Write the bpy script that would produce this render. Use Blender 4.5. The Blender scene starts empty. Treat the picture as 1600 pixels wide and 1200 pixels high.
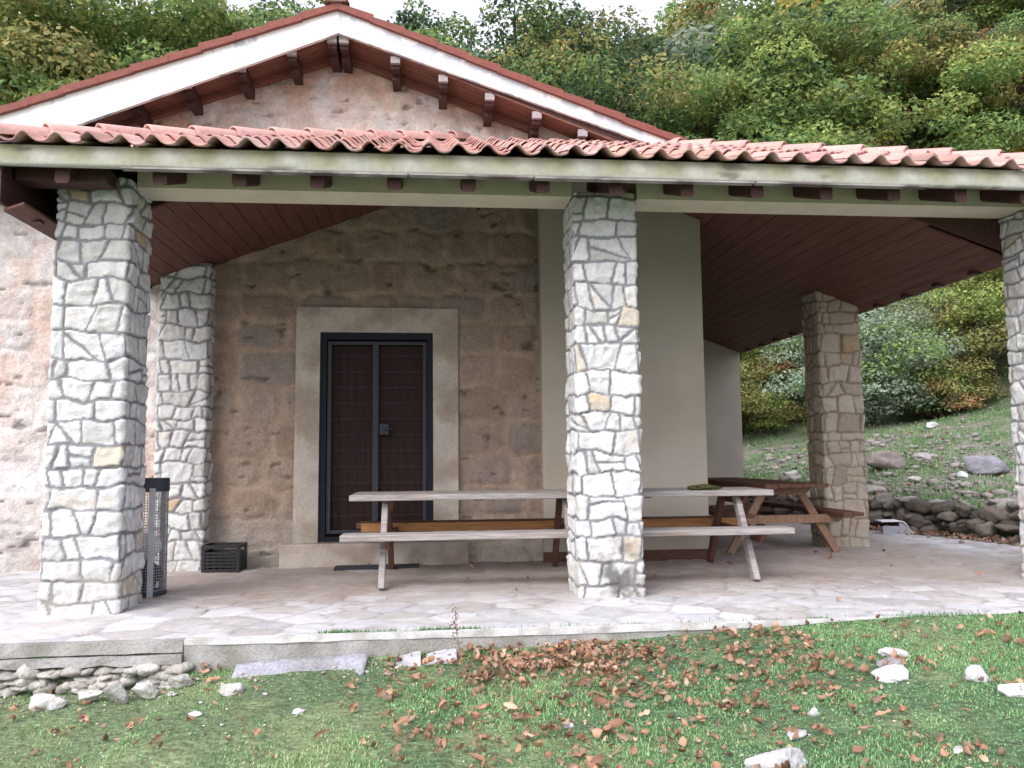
import bpy, bmesh, math, random
import numpy as np
from mathutils import Matrix, Vector

random.seed(7); RNG = np.random.default_rng(11)
S = bpy.context.scene
COL = S.collection
R = math.radians

# ------------------------------------------------------------------ camera
cam = bpy.data.cameras.new('camera'); camo = bpy.data.objects.new('camera', cam); COL.objects.link(camo)
cx = Vector((0.99541389, -0.09518283, -0.00956164))
cy = Vector((0.00107297, -0.08883731, 0.99604557))
cz = Vector((-0.09565587, -0.99148785, -0.08832777))
m = Matrix.Identity(4)
for i in range(3):
    m[i][0], m[i][1], m[i][2] = cx[i], cy[i], cz[i]
m[2][3] = 1.15
camo.matrix_world = m
cam.sensor_width = 36; cam.lens = 28.125; cam.clip_end = 500; cam.clip_start = 0.05
S.camera = camo

# ------------------------------------------------------------------ light
SUN_EL, SUN_AZ = 44, -38       # the bright part of the sky: behind the camera, to its left
w = bpy.data.worlds.new('World'); S.world = w; w.use_nodes = True
nt = w.node_tree; bg = nt.nodes['Background']
sky = nt.nodes.new('ShaderNodeTexSky'); sky.sky_type = 'NISHITA'; sky.sun_disc = False
sky.sun_elevation = R(SUN_EL); sky.sun_rotation = R(180 + SUN_AZ * -1)
sky.air_density = 1.0; sky.dust_density = 5.0; sky.ozone_density = 1.0
hs = nt.nodes.new('ShaderNodeHueSaturation'); hs.inputs['Saturation'].default_value = 0.45
add = nt.nodes.new('ShaderNodeVectorMath'); add.operation = 'ADD'; add.inputs[1].default_value = (3.85, 3.62, 4.15)   # even bright cloud cover over the sky
nt.links.new(sky.outputs[0], hs.inputs['Color']); nt.links.new(hs.outputs[0], add.inputs[0]); nt.links.new(add.outputs[0], bg.inputs['Color'])
bg.inputs['Strength'].default_value = 0.15
sun = bpy.data.lights.new('sun', 'SUN'); sun.energy = 1.05; sun.angle = R(38); sun.color = (1.0, 0.98, 0.96)
suno = bpy.data.objects.new('sun', sun); COL.objects.link(suno)
el, az = R(SUN_EL), R(SUN_AZ)
tosun = Vector((math.sin(az) * math.cos(el), -math.cos(az) * math.cos(el), math.sin(el)))
suno.rotation_euler = tosun.to_track_quat('Z', 'Y').to_euler()
S.view_settings.view_transform = 'Standard'; S.view_settings.look = 'None'
S.view_settings.exposure = 0.45; S.view_settings.gamma = 1
S.render.engine = 'CYCLES'
S.cycles.max_bounces = 6; S.cycles.diffuse_bounces = 4; S.cycles.transparent_max_bounces = 4

# ------------------------------------------------------------------ helpers
def tag(o, label=None, cat=None, group=None, kind=None):
    if label: o['label'] = label
    if cat: o['category'] = cat
    if group: o['group'] = group
    if kind: o['kind'] = kind
    return o

def empty(name, loc=(0, 0, 0), rz=0):
    o = bpy.data.objects.new(name, None); COL.objects.link(o); o.location = loc; o.rotation_euler = (0, 0, rz)
    o.empty_display_size = 0.2
    return o

def mesh_np(name, V, F, mat, parent=None, col=None, smooth=False, mats=None, fmat=None):
    """V (n,3); F (m,k) array or list of arrays; col (n,3)"""
    me = bpy.data.meshes.new(name)
    V = np.asarray(V, np.float32)
    if isinstance(F, list): Fs = [np.asarray(f, np.int32) for f in F if len(f)]
    else: Fs = [np.asarray(F, np.int32)]
    me.vertices.add(len(V)); me.vertices.foreach_set('co', V.ravel())
    nl = sum(f.size for f in Fs); nf = sum(len(f) for f in Fs)
    me.loops.add(nl); me.polygons.add(nf)
    me.loops.foreach_set('vertex_index', np.concatenate([f.ravel() for f in Fs]))
    tot = np.concatenate([np.full(len(f), f.shape[1], np.int32) for f in Fs])
    st = np.concatenate([[0], np.cumsum(tot)[:-1]]).astype(np.int32)
    me.polygons.foreach_set('loop_start', st); me.polygons.foreach_set('loop_total', tot)
    if smooth: me.polygons.foreach_set('use_smooth', np.ones(nf, bool))
    for mm in (mats or [mat]): me.materials.append(mm)
    if fmat is not None: me.polygons.foreach_set('material_index', np.asarray(fmat, np.int32))
    if col is not None:
        a = me.color_attributes.new('Col', 'FLOAT_COLOR', 'POINT')
        c = np.ones((len(V), 4), np.float32); c[:, :3] = col
        a.data.foreach_set('color', c.ravel())
    me.update(); me.validate()
    o = bpy.data.objects.new(name, me); COL.objects.link(o)
    if parent: o.parent = parent
    return o

class MB:
    def __init__(s): s.bm = bmesh.new()
    def box(s, x0, x1, y0, y1, z0, z1, rot=None, piv=None, bev=0):
        mt = Matrix.Translation(((x0 + x1) / 2, (y0 + y1) / 2, (z0 + z1) / 2)) @ Matrix.Diagonal((x1 - x0, y1 - y0, z1 - z0, 1))
        r = bmesh.ops.create_cube(s.bm, size=1, matrix=mt)
        vs = r['verts']
        if bev:
            es = list({e for v in vs for e in v.link_edges})
            g = bmesh.ops.bevel(s.bm, geom=es, offset=bev, segments=1, affect='EDGES', profile=0.5)
            vs = list({v for f in g['faces'] for v in f.verts} | {v for v in vs if v.is_valid})
        if rot: bmesh.ops.rotate(s.bm, verts=vs, cent=piv or ((x0 + x1) / 2, (y0 + y1) / 2, (z0 + z1) / 2), matrix=rot)
        return vs
    def bar(s, a, b, wx, wy, up=(0, 0, 1), bev=0):
        """rectangular bar from a to b; wx across, wy along 'up'-ish"""
        a, b = Vector(a), Vector(b); d = b - a; L = d.length; z = d.normalized()
        u = Vector(up); x = z.cross(u)
        if x.length < 1e-4: x = z.cross(Vector((1, 0, 0)))
        x.normalize(); y = x.cross(z).normalized()
        mt = Matrix((x, y, z)).transposed().to_4x4(); mt.translation = (a + b) / 2
        vs = s.box(-wx / 2, wx / 2, -wy / 2, wy / 2, -L / 2, L / 2, bev=bev)
        bmesh.ops.transform(s.bm, matrix=mt, verts=vs); return vs
    def prism(s, pts, y0, y1):
        """pts (x,z) counter-clockwise seen from -y; extruded in y"""
        a = [s.bm.verts.new((p[0], y0, p[1])) for p in pts]; b = [s.bm.verts.new((p[0], y1, p[1])) for p in pts]
        s.bm.faces.new(a); s.bm.faces.new(b[::-1]); n = len(pts)
        for i in range(n): s.bm.faces.new((a[(i + 1) % n], a[i], b[i], b[(i + 1) % n]))
        return a + b
    def tube(s, pts, rad, n=8, cap=True):
        rings = []
        for i, p in enumerate(pts):
            p = Vector(p); q = Vector(pts[min(i + 1, len(pts) - 1)]) - Vector(pts[max(i - 1, 0)])
            q.normalize(); x = q.cross(Vector((0.3, 0.9, 0.1))); x.normalize(); y = q.cross(x)
            r = rad[i] if hasattr(rad, '__len__') else rad
            rings.append([s.bm.verts.new(p + (x * math.cos(t) + y * math.sin(t)) * r) for t in [2 * math.pi * k / n for k in range(n)]])
        for A, B in zip(rings, rings[1:]):
            for k in range(n): s.bm.faces.new((A[k], A[(k + 1) % n], B[(k + 1) % n], B[k]))
        if cap and len(rings) > 1: s.bm.faces.new(rings[0][::-1]); s.bm.faces.new(rings[-1])
    def build(s, name, mat, parent=None, smooth=False, jit=0):
        if jit:
            for v in s.bm.verts: v.co += Vector((random.uniform(-jit, jit) for _ in range(3)))
        bmesh.ops.recalc_face_normals(s.bm, faces=s.bm.faces[:])
        me = bpy.data.meshes.new(name); s.bm.to_mesh(me); s.bm.free()
        me.materials.append(mat)
        if smooth: me.polygons.foreach_set('use_smooth', np.ones(len(me.polygons), bool))
        o = bpy.data.objects.new(name, me); COL.objects.link(o)
        if parent: o.parent = parent
        return o

# numpy value noise -------------------------------------------------
def _h(ix, iy, iz, seed):
    n = (ix * 374761393 + iy * 668265263 + iz * 2147483647 + seed * 974634777) & 0xffffffff
    n = ((n ^ (n >> 13)) * 1274126177) & 0xffffffff
    return ((n ^ (n >> 16)) & 0xffff) / 65535.0
def vnoise(x, y, z=None, seed=0):
    x = np.asarray(x, float); y = np.asarray(y, float); z = np.zeros_like(x) if z is None else np.asarray(z, float)
    ix, iy, iz = (np.floor(a).astype(np.int64) for a in (x, y, z))
    fx, fy, fz = x - ix, y - iy, z - iz
    fx, fy, fz = (a * a * (3 - 2 * a) for a in (fx, fy, fz))
    r = 0
    for dx in (0, 1):
        for dy in (0, 1):
            for dz in (0, 1):
                wgt = (fx if dx else 1 - fx) * (fy if dy else 1 - fy) * (fz if dz else 1 - fz)
                r = r + wgt * _h(ix + dx, iy + dy, iz + dz, seed)
    return r * 2 - 1
def fbm(x, y, z=None, seed=0, o=4, g=0.5):
    r = 0; a = 1; f = 1; t = 0
    for k in range(o):
        r = r + a * vnoise(np.asarray(x) * f, np.asarray(y) * f, None if z is None else np.asarray(z) * f, seed + k * 17); t += a; a *= g; f *= 2.03
    return r / t
def sstep(a, b, x):
    t = np.clip((x - a) / (b - a), 0, 1); return t * t * (3 - 2 * t)

# ------------------------------------------------------------------ materials
def mat(name, color=(0.5, 0.5, 0.5), rough=0.8, attr=False, noise=0.0, nscale=6.0, fine=0.0, fscale=60, bump=0.0, bscale=80,
        color2=None, stretch=(1, 1, 1), detail=6, spec=0.3, metal=0, c2lo=0.45, c2hi=0.6, bdist=0.01):
    M = bpy.data.materials.new(name); M.use_nodes = True; N = M.node_tree.nodes; L = M.node_tree.links
    b = N['Principled BSDF']; b.inputs['Roughness'].default_value = rough; b.inputs['Metallic'].default_value = metal
    b.inputs['Specular IOR Level'].default_value = spec
    tc = N.new('ShaderNodeTexCoord'); mp = N.new('ShaderNodeMapping'); mp.inputs['Scale'].default_value = stretch
    L.new(tc.outputs['Object'], mp.inputs['Vector'])
    if attr:
        a = N.new('ShaderNodeAttribute'); a.attribute_name = 'Col'; cur = a.outputs['Color']
    else:
        r = N.new('ShaderNodeRGB'); r.outputs[0].default_value = (*color, 1); cur = r.outputs[0]
    if color2 is not None:
        n = N.new('ShaderNodeTexNoise'); n.inputs['Scale'].default_value = nscale; n.inputs['Detail'].default_value = detail
        L.new(mp.outputs[0], n.inputs['Vector'])
        rp = N.new('ShaderNodeMapRange'); rp.inputs['From Min'].default_value = c2lo; rp.inputs['From Max'].default_value = c2hi
        L.new(n.outputs['Fac'], rp.inputs['Value'])
        mx = N.new('ShaderNodeMix'); mx.data_type = 'RGBA'; L.new(rp.outputs[0], mx.inputs['Factor'])
        L.new(cur, mx.inputs['A']); mx.inputs['B'].default_value = (*color2, 1); cur = mx.outputs['Result']
    for amt, sc in ((noise, nscale * 1.7), (fine, fscale)):
        if amt:
            n = N.new('ShaderNodeTexNoise'); n.inputs['Scale'].default_value = sc; n.inputs['Detail'].default_value = 5
            L.new(mp.outputs[0], n.inputs['Vector'])
            rp = N.new('ShaderNodeMapRange'); rp.inputs['From Min'].default_value = 0.3; rp.inputs['From Max'].default_value = 0.7
            rp.inputs['To Min'].default_value = 1 - amt; rp.inputs['To Max'].default_value = 1 + amt * 0.6
            L.new(n.outputs['Fac'], rp.inputs['Value'])
            mx = N.new('ShaderNodeVectorMath'); mx.operation = 'SCALE'; L.new(cur, mx.inputs[0]); L.new(rp.outputs[0], mx.inputs['Scale'])
            cur = mx.outputs[0]
    L.new(cur, b.inputs['Base Color'])
    if bump:
        n = N.new('ShaderNodeTexNoise'); n.inputs['Scale'].default_value = bscale; n.inputs['Detail'].default_value = 6
        L.new(mp.outputs[0], n.inputs['Vector'])
        bp = N.new('ShaderNodeBump'); bp.inputs['Strength'].default_value = bump; bp.inputs['Distance'].default_value = bdist
        L.new(n.outputs['Fac'], bp.inputs['Height']); L.new(bp.outputs[0], b.inputs['Normal'])
    return M

def leafmat(name, tint=(1, 1, 1), var=0.25, trans=0.42):
    M = bpy.data.materials.new(name); M.use_nodes = True; N = M.node_tree.nodes; L = M.node_tree.links
    b = N['Principled BSDF']; b.inputs['Roughness'].default_value = 0.55; b.inputs['Specular IOR Level'].default_value = 0.25
    a = N.new('ShaderNodeAttribute'); a.attribute_name = 'Col'
    mul = N.new('ShaderNodeVectorMath'); mul.operation = 'MULTIPLY'; L.new(a.outputs['Color'], mul.inputs[0]); mul.inputs[1].default_value = tint
    L.new(mul.outputs[0], b.inputs['Base Color'])
    t = N.new('ShaderNodeBsdfTranslucent'); L.new(mul.outputs[0], t.inputs['Color'])
    mx = N.new('ShaderNodeMixShader'); mx.inputs[0].default_value = trans
    L.new(b.outputs[0], mx.inputs[1]); L.new(t.outputs[0], mx.inputs[2])
    L.new(mx.outputs[0], N['Material Output'].inputs['Surface'])
    return M

M_stone = mat('limestone_masonry', attr=True, rough=0.9, noise=0.10, nscale=9, fine=0.12, fscale=55, bump=0.5, bscale=70, bdist=0.012)
M_wall = mat('old_plastered_stone', attr=True, rough=0.95, noise=0.16, nscale=3.5, fine=0.16, fscale=32, bump=0.7, bscale=38, bdist=0.02)
M_cream = mat('cream_render', (0.42, 0.385, 0.33), color2=(.37, .32, .26), c2lo=.48, c2hi=.75, rough=0.9, noise=0.07, nscale=1.2, fine=0.04, fscale=40, bump=0.15, bscale=60)
M_beam = mat('cream_painted_beam', (0.68, 0.62, 0.51), rough=0.7, noise=0.08, nscale=3, fine=0.05, fscale=30, bump=0.15, bscale=40)
M_fascia = mat('stained_fascia_paint', attr=True, rough=0.75, fine=0.10, fscale=25, bump=0.3, bscale=30)
M_barge = mat('peeling_white_bargeboard', (0.86, 0.87, 0.87), rough=0.6, color2=(0.50, 0.54, 0.60), nscale=4.5, c2lo=0.57, c2hi=0.62, fine=0.05, fscale=30, bump=0.2, bscale=25, detail=3)
M_barge2 = mat('weathered_bluish_bargeboard', (0.52, 0.56, 0.62), rough=0.6, color2=(0.82, 0.83, 0.84), nscale=4.0, c2lo=0.50, c2hi=0.55, fine=0.05, fscale=30, bump=0.2, bscale=25, detail=4)
M_tip = mat('greyed_paint', (.36, .33, .34), rough=.8, noise=.25, nscale=30)
M_wood = mat('dark_varnished_wood', (0.065, 0.028, 0.024), rough=0.6, noise=0.2, nscale=3, fine=0.35, fscale=18, stretch=(3, 0.25, 3), bump=0.2, bscale=20)
M_soffit = mat('reddish_soffit_boards', (0.125, 0.052, 0.038), rough=0.6, noise=0.2, nscale=2, fine=0.3, fscale=14, stretch=(4, 0.3, 4), bump=0.2, bscale=18)
M_soffit_x = mat('red_brown_gable_boards', (0.19, 0.085, 0.062), rough=0.65, noise=0.2, nscale=2, fine=0.3, fscale=14, stretch=(0.4, 5, 3), bump=0.2, bscale=18)
M_tile = mat('terracotta_tile', attr=True, rough=0.62, noise=0.12, nscale=9, fine=0.12, fscale=70, bump=0.2, bscale=60)
M_conc = mat('rough_concrete', (0.36, 0.355, 0.35), rough=0.95, color2=(0.26, 0.255, 0.235), nscale=3.0, noise=0.2, fine=0.2, fscale=60, bump=0.6, bscale=60)
M_conc2 = mat('pale_concrete_coping', (0.58, 0.585, 0.60), rough=0.9, color2=(0.42, 0.41, 0.40), nscale=5, fine=0.12, fscale=60, bump=0.3, bscale=60)
M_sill = mat('worn_stone_surround', (0.45, 0.405, 0.355), rough=0.9, color2=(0.33, 0.275, 0.23), nscale=2.5, noise=0.12, fine=0.15, fscale=50, bump=0.5, bscale=50)
M_iron = mat('blue_grey_painted_iron', (0.014, 0.016, 0.023), rough=0.6, noise=0.1, nscale=5, spec=0.12)
M_iron2 = mat('grey_painted_grille', (0.045, 0.050, 0.062), rough=0.6, noise=0.1, nscale=5, spec=0.12)
M_door = mat('dark_red_brown_door', (0.028, 0.015, 0.013), spec=.12, rough=0.6, noise=0.15, nscale=3, fine=0.25, fscale=16, stretch=(4, 4, 0.3), bump=0.15, bscale=20)
M_gwood = mat('weathered_grey_wood', (0.34, 0.32, 0.315), rough=0.85, color2=(0.25, 0.20, 0.175), nscale=3.5, noise=0.15, fine=0.3, fscale=14, stretch=(0.5, 6, 6), bump=0.5, bscale=14, c2lo=0.5, c2hi=0.7)
M_bwood = mat('brown_stained_wood', (0.115, 0.056, 0.038), rough=0.7, noise=0.2, nscale=3, fine=0.25, fscale=14, stretch=(1, 6, 6), bump=0.3, bscale=14)
M_owood = mat('ochre_bench_wood', (0.38, 0.19, 0.075), rough=0.7, noise=0.2, nscale=3, fine=0.25, fscale=14, stretch=(0.5, 6, 6), bump=0.3, bscale=14)
M_twood = mat('tan_leg_wood', (0.24, 0.15, 0.10), rough=0.7, noise=0.2, nscale=3, fine=0.25, fscale=14, stretch=(6, 6, 1), bump=0.3, bscale=14)
M_black = mat('black_plastic', (0.014, 0.014, 0.017), rough=0.45, spec=0.4, noise=0.1)
M_mat = mat('dark_rubber_mat', (0.035, 0.037, 0.048), rough=0.9, fine=0.3, fscale=80, bump=0.4, bscale=80)
M_steel = mat('galvanised_wire', (0.30, 0.31, 0.33), rough=0.5, metal=0.3, noise=0.15)
M_white = mat('white_plastic', (0.78, 0.79, 0.82), rough=0.5, noise=0.06)
M_greyp = mat('grey_plastic', (0.33, 0.34, 0.38), rough=0.6, noise=0.1)
M_moss = mat('mossy_cloth', (0.075, 0.075, 0.03), rough=0.95, noise=0.4, nscale=20, fine=0.4, fscale=60, bump=0.8, bscale=60)
M_rock = mat('field_stone', attr=True, rough=0.92, noise=0.16, nscale=8, fine=0.2, fscale=45, bump=0.7, bscale=40, bdist=0.02)
M_bark = mat('beech_bark', (0.075, 0.062, 0.05), rough=0.9, noise=0.3, nscale=4, fine=0.3, fscale=30, bump=0.6, bscale=20, stretch=(1, 1, .3))
M_leaf = leafmat('tree_leaves', tint=(1.32, 1.22, 1.25)); M_grass = leafmat('grass_blades', tint=(1.12, 1.28, 1.1), trans=0.3)
M_dry = leafmat('dry_leaves', trans=0.15)

# ------------------------------------------------------------------ terrain
WALLP = [(8.6, 4.0), (7.9, 6.3), (7.25, 8.6), (7.12, 9.5), (6.75, 10.9), (6.4, 11.7), (5.9, 13.2), (5.6, 15.0), (5.0, 17.2), (3.4, 19.0), (-2.0, 20.5), (-12.0, 21.0)]
def xwall(y):
    ys = [-30, 4.0, 6.3, 8.6, 9.5, 10.9, 11.7, 13.2, 15, 17.2, 60]; xs = [12, 8.6, 7.9, 7.25, 7.12, 6.75, 6.4, 5.9, 5.6, 5.0, 5.0]
    return np.interp(y, ys, xs)
def edge(x): return np.interp(x, [-40, -3.2, -1.65, -1.55, -.5, .9, 2.7, 3.2, 60], [-.7, -.30, -.28, -.20, -.14, -.10, -.005, 0.012, .05])
def ground(x, y):
    x = np.asarray(x, float); y = np.asarray(y, float)
    lawn = edge(x) - 0.05 * np.clip(5.3 - y, 0, 9)
    s1 = np.maximum(x - xwall(y) - 0.25, 0); s2 = np.maximum(y - 19.4, 0)
    s = np.hypot(s1, s2)
    hill = 0.36 + 0.19 * np.minimum(s, 10) + 0.66 * np.maximum(s - 10, 0) - 0.3 * np.maximum(s - 48, 0)
    base = np.where(y < 5.36, lawn, np.where(x < -3.5, -0.06, -0.05))
    # the lawn also runs on to the right of the paving, a bit above it, in front
    z = np.where(s > 0, np.maximum(base, 0) + hill * sstep(0, 0.25, s) , base)
    near = np.clip((y - 2) / 4, 0, 1)
    z = np.where(s > 0, z * near + lawn * (1 - near), z)
    return z + np.where(s > 0, 0.16 * fbm(x * .5, y * .5, seed=3) * np.clip(s / 2, 0, 1) + 0.05 * fbm(x * 2.1, y * 2.1, seed=5) * np.clip(s, 0, 1), 0.012 * fbm(x * 3, y * 3, seed=8) * (y < 5.2))

def make_ground():
    xs = np.concatenate([np.linspace(-90, -12, 27)[:-1], np.linspace(-12, -4, 24)[:-1], np.linspace(-4, 9, 130)[:-1], np.linspace(9, 26, 70)[:-1], np.linspace(26, 110, 40)])
    ys = np.concatenate([np.linspace(-40, 1, 16)[:-1], np.linspace(1, 5.2, 50)[:-1], [5.2, 5.28, 5.355, 5.365], np.linspace(5.5, 19, 60)[:-1], np.linspace(19, 34, 60)[:-1], np.linspace(34, 120, 40)])
    X, Y = np.meshgrid(xs, ys); Z = ground(X, Y)
    V = np.stack([X, Y, Z], -1).reshape(-1, 3); nx = len(xs); ny = len(ys)
    i = np.arange((ny - 1) * (nx - 1)); r = i // (nx - 1); c = i % (nx - 1); a = r * nx + c
    F = np.stack([a, a + 1, a + 1 + nx, a + nx], -1)
    X, Y = V[:, 0], V[:, 1]
    n1 = fbm(X * .8, Y * .8, seed=21); n2 = fbm(X * 3, Y * 3, seed=22)
    green = np.array([.055, .10, .035]); tan = np.array([.20, .155, .115]); grey = np.array([.26, .24, .225]); litter = np.array([.10, .06, .04])
    s = np.hypot(np.maximum(X - xwall(Y), 0), np.maximum(Y - 19.4, 0))
    k = sstep(-.12, .35, n1 + .4 * n2)[:, None]
    c = green * (1 - k) + tan * k
    sl = (sstep(0, .6, s) * sstep(14, 6, s))[:, None]
    k2 = sstep(-.25, .3, n2 + .5 * n1)[:, None]
    c = c * (1 - sl) + ((np.array([.10, .165, .075])) * (1 - k2) + grey * k2) * sl
    f = sstep(11, 15, s)[:, None]; c = c * (1 - f) + litter * f
    lw = ((Y < 5.4) & (s < .1))[:, None]
    k3 = np.clip(sstep(-.1, .3, n2 + n1) + sstep(0.2, -1.8, X) * .5, 0, 1)[:, None]
    c = np.where(lw, np.array([.10, .165, .085]) * (1 - k3) + np.array([.20, .25, .13]) * k3, c)
    return tag(mesh_np('ground', V, F, M_ground, col=c, smooth=True), kind='structure')
M_ground = mat('earth_and_turf', attr=True, rough=1.0, noise=0.25, nscale=6, fine=0.35, fscale=28, bump=1.0, bscale=22, bdist=0.05)
make_ground()

# ------------------------------------------------------------------ patio (crazy paving)
def voronoi(P, seeds, p=2.0, sx=1.0, sz=1.0, chunk=20000):
    """returns id of nearest, F1, F2 and edge distance to the bisector of first two"""
    n = len(P); ids = np.zeros(n, int); ed = np.zeros(n)
    Sx = seeds * [sx, sz]
    for i in range(0, n, chunk):
        q = P[i:i + chunk] * [sx, sz]
        d = np.abs(q[:, None, :] - Sx[None])
        D = (d[..., 0] ** p + d[..., 1] ** p) ** (1 / p)
        k = np.argpartition(D, 2, axis=1)[:, :2]
        d0 = np.take_along_axis(D, k, 1); o = np.argsort(d0, 1)
        k = np.take_along_axis(k, o, 1); d0 = np.take_along_axis(d0, o, 1)
        ids[i:i + chunk] = k[:, 0]
        sep = np.linalg.norm(Sx[k[:, 0]] - Sx[k[:, 1]], axis=1) + 1e-6
        ed[i:i + chunk] = (d0[:, 1] ** 2 - d0[:, 0] ** 2) / (2 * sep) if p == 2.0 else (d0[:, 1] - d0[:, 0]) / 2
    return ids, ed

def make_paving():
    x0, x1, y0, y1 = -7.5, 9.2, 5.40, 19.2
    xs = np.concatenate([np.linspace(x0, -4, 60)[:-1], np.arange(-4, 6, 0.035), np.linspace(6, x1, 60)]); 
    ys = np.concatenate([np.arange(y0, 9.6, 0.03), np.linspace(9.6, 13, 60)[1:], np.linspace(13, y1, 30)[1:]])
    X, Y = np.meshgrid(xs, ys); P = np.stack([X.ravel(), Y.ravel()], -1)
    rng = np.random.default_rng(5)
    gx, gy = np.meshgrid(np.arange(x0 - .5, x1 + .5, .31), np.arange(y0 - .5, y1 + .5, .27))
    sd = np.stack([gx.ravel(), gy.ravel()], -1) + rng.uniform(-.16, .16, (gx.size, 2))
    wp = P + .035 * np.stack([fbm(P[:, 0] * 5, P[:, 1] * 5, seed=1), fbm(P[:, 0] * 5, P[:, 1] * 5, seed=2)], -1)
    ids, ed = voronoi(wp, sd)
    st = sstep(.003, .022, ed) ; st = 1 - (1 - st) * (.35 + .65 * sstep(.25, -.25, fbm(P[:, 0] * 1.4, P[:, 1] * 1.8, seed=15)))
    tilt = rng.normal(0, .012, (len(sd), 2)); lvl = rng.normal(0, .0025, len(sd))
    rel = P - sd[ids]
    z = -0.010 + st * (0.010 + lvl[ids] + (tilt[ids] * rel).sum(1)) + .0025 * fbm(P[:, 0] * 7, P[:, 1] * 7, seed=4)
    blot = sstep(.12, .3, fbm(P[:, 0] * 3.2, P[:, 1] * 5, seed=16))[:, None]
    pal = np.array([[.50, .50, .53], [.54, .54, .57], [.46, .46, .49], [.49, .47, .47], [.47, .45, .45], [.60, .60, .63]])
    cc = pal[rng.integers(0, len(pal), len(sd))] * rng.uniform(.88, 1.06, (len(sd), 1))
    c = cc[ids] * st[:, None] + np.array([.31, .30, .31]) * (1 - st[:, None])
    c = c * (1 - .4 * blot) + np.array([.64, .64, .68]) * .4 * blot
    # shade and warm bounce painted brown beneath the roof, plus scattered soil patches
    n = fbm(P[:, 0] * 1.3, P[:, 1] * 1.3, seed=9)
    dirt_shade = sstep(5.9, 7.4, P[:, 1] + .5 * n) * sstep(-3.4, -2.6, P[:, 0]) * sstep(6.6, 5.2, P[:, 0] + .5 * n) * .7
    dirt_shade = np.clip(dirt_shade + .25 * sstep(.1, .5, fbm(P[:, 0] * 2.7, P[:, 1] * 2.7, seed=12)), 0, .8)[:, None]
    c = c * (1 - dirt_shade) + np.array([.285, .225, .19]) * dirt_shade
    nx = len(xs); ny = len(ys)
    i = np.arange((ny - 1) * (nx - 1)); r = i // (nx - 1); q = i % (nx - 1); a = r * nx + q
    F = np.stack([a, a + 1, a + 1 + nx, a + nx], -1)
    ctr = P[a]; ok = (ctr[:, 0] < xwall(ctr[:, 1]) + .35) & ((ctr[:, 1] > 5.5) | (ctr[:, 0] < 9))
    V = np.stack([P[:, 0], P[:, 1], z], -1)
    o = mesh_np('patio', V, F[ok], M_pave, col=c, smooth=True); tag(o, kind='structure')
M_pave = mat('crazy_paving', attr=True, rough=0.8, noise=0.12, nscale=5, fine=0.12, fscale=40, bump=0.35, bscale=40)
make_paving()

# kerb: pale coping on a concrete band, older two-course edge to the left
kerb = empty('patio_kerb', (0, 5.35, 0)); tag(kerb, kind='structure')
def wavy_box(x0, x1, y0, y1, z0, z1, step=.12, j=.006, seed=0):
    b = MB(); n = max(2, int((x1 - x0) / step)); rr = random.Random(seed)
    prev = None
    for i in range(n + 1):
        x = x0 + (x1 - x0) * i / n
        q = [b.bm.verts.new((x, y0 - 5.35 + rr.uniform(-j, j), z0 + rr.uniform(-j, j))), b.bm.verts.new((x, y0 - 5.35 + rr.uniform(-j, j), z1 + rr.uniform(-j, j) * .5)),
             b.bm.verts.new((x, y1 - 5.35, z1)), b.bm.verts.new((x, y1 - 5.35, z0))]
        if prev:
            for k in range(4): b.bm.faces.new((prev[k], prev[(k + 1) % 4], q[(k + 1) % 4], q[k]))
        else: b.bm.faces.new(q)
        prev = q
    b.bm.faces.new(prev[::-1]); return b
wavy_box(-1.58, 3.3, 5.345, 5.405, -.030, .008, j=.003, seed=2).build('coping', M_conc2, kerb)
wavy_box(-1.58, 3.3, 5.352, 5.405, -.30, -.031, j=.004, seed=3).build('kerb_face', M_conc, kerb)
wavy_box(-8, -1.585, 5.345, 5.41, -.068, .006, j=.005, seed=4).build('kerb_face', M_conc, kerb)
wavy_box(-8, -1.60, 5.365, 5.47, -.078, -.069, j=.001, seed=5).build('joint', M_conc, kerb)
wavy_box(-8, -1.585, 5.325, 5.47, -.135, -.079, j=.009, seed=6).build('kerb_face', M_conc, kerb)

# ------------------------------------------------------------------ rocks
def rock_geo(seed, r=(1, 1, 1), cuts=9, sub=3, rough=.06, flat=0.62):
    cuts = cuts + 7 if cuts > 5 else cuts
    bm = bmesh.new(); bmesh.ops.create_icosphere(bm, subdivisions=sub, radius=1)
    V = np.array([v.co[:] for v in bm.verts]); F = np.array([[v.index for v in f.verts] for f in bm.faces]); bm.free()
    g = np.random.default_rng(seed); n = g.normal(size=(cuts, 3)); n /= np.linalg.norm(n, axis=1)[:, None]
    d = g.uniform(flat - .12, .88, cuts); dot = V @ n.T
    lim = np.where(dot > 1e-3, d / np.maximum(dot, 1e-3), 9).min(1); L = np.minimum(lim, 1.0)
    V = V * L[:, None]
    V = V * 1.15 * (1 + rough * fbm(V[:, 0] * 2.5 + seed, V[:, 1] * 2.5, V[:, 2] * 2.5, seed=seed)[:, None] * 2)
    return V * np.array(r), F
def rock_col(V, base, g, lichen=.35):
    n = fbm(V[:, 0] * 4, V[:, 1] * 4, V[:, 2] * 4, seed=int(g.integers(999)))
    k = sstep(.05, .45, n)[:, None] * lichen
    return base * (1 - k) + np.array([.19, .185, .175]) * k
def rotz(V, a): c, s = math.cos(a), math.sin(a); return V @ np.array([[c, s, 0], [-s, c, 0], [0, 0, 1]])

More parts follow.
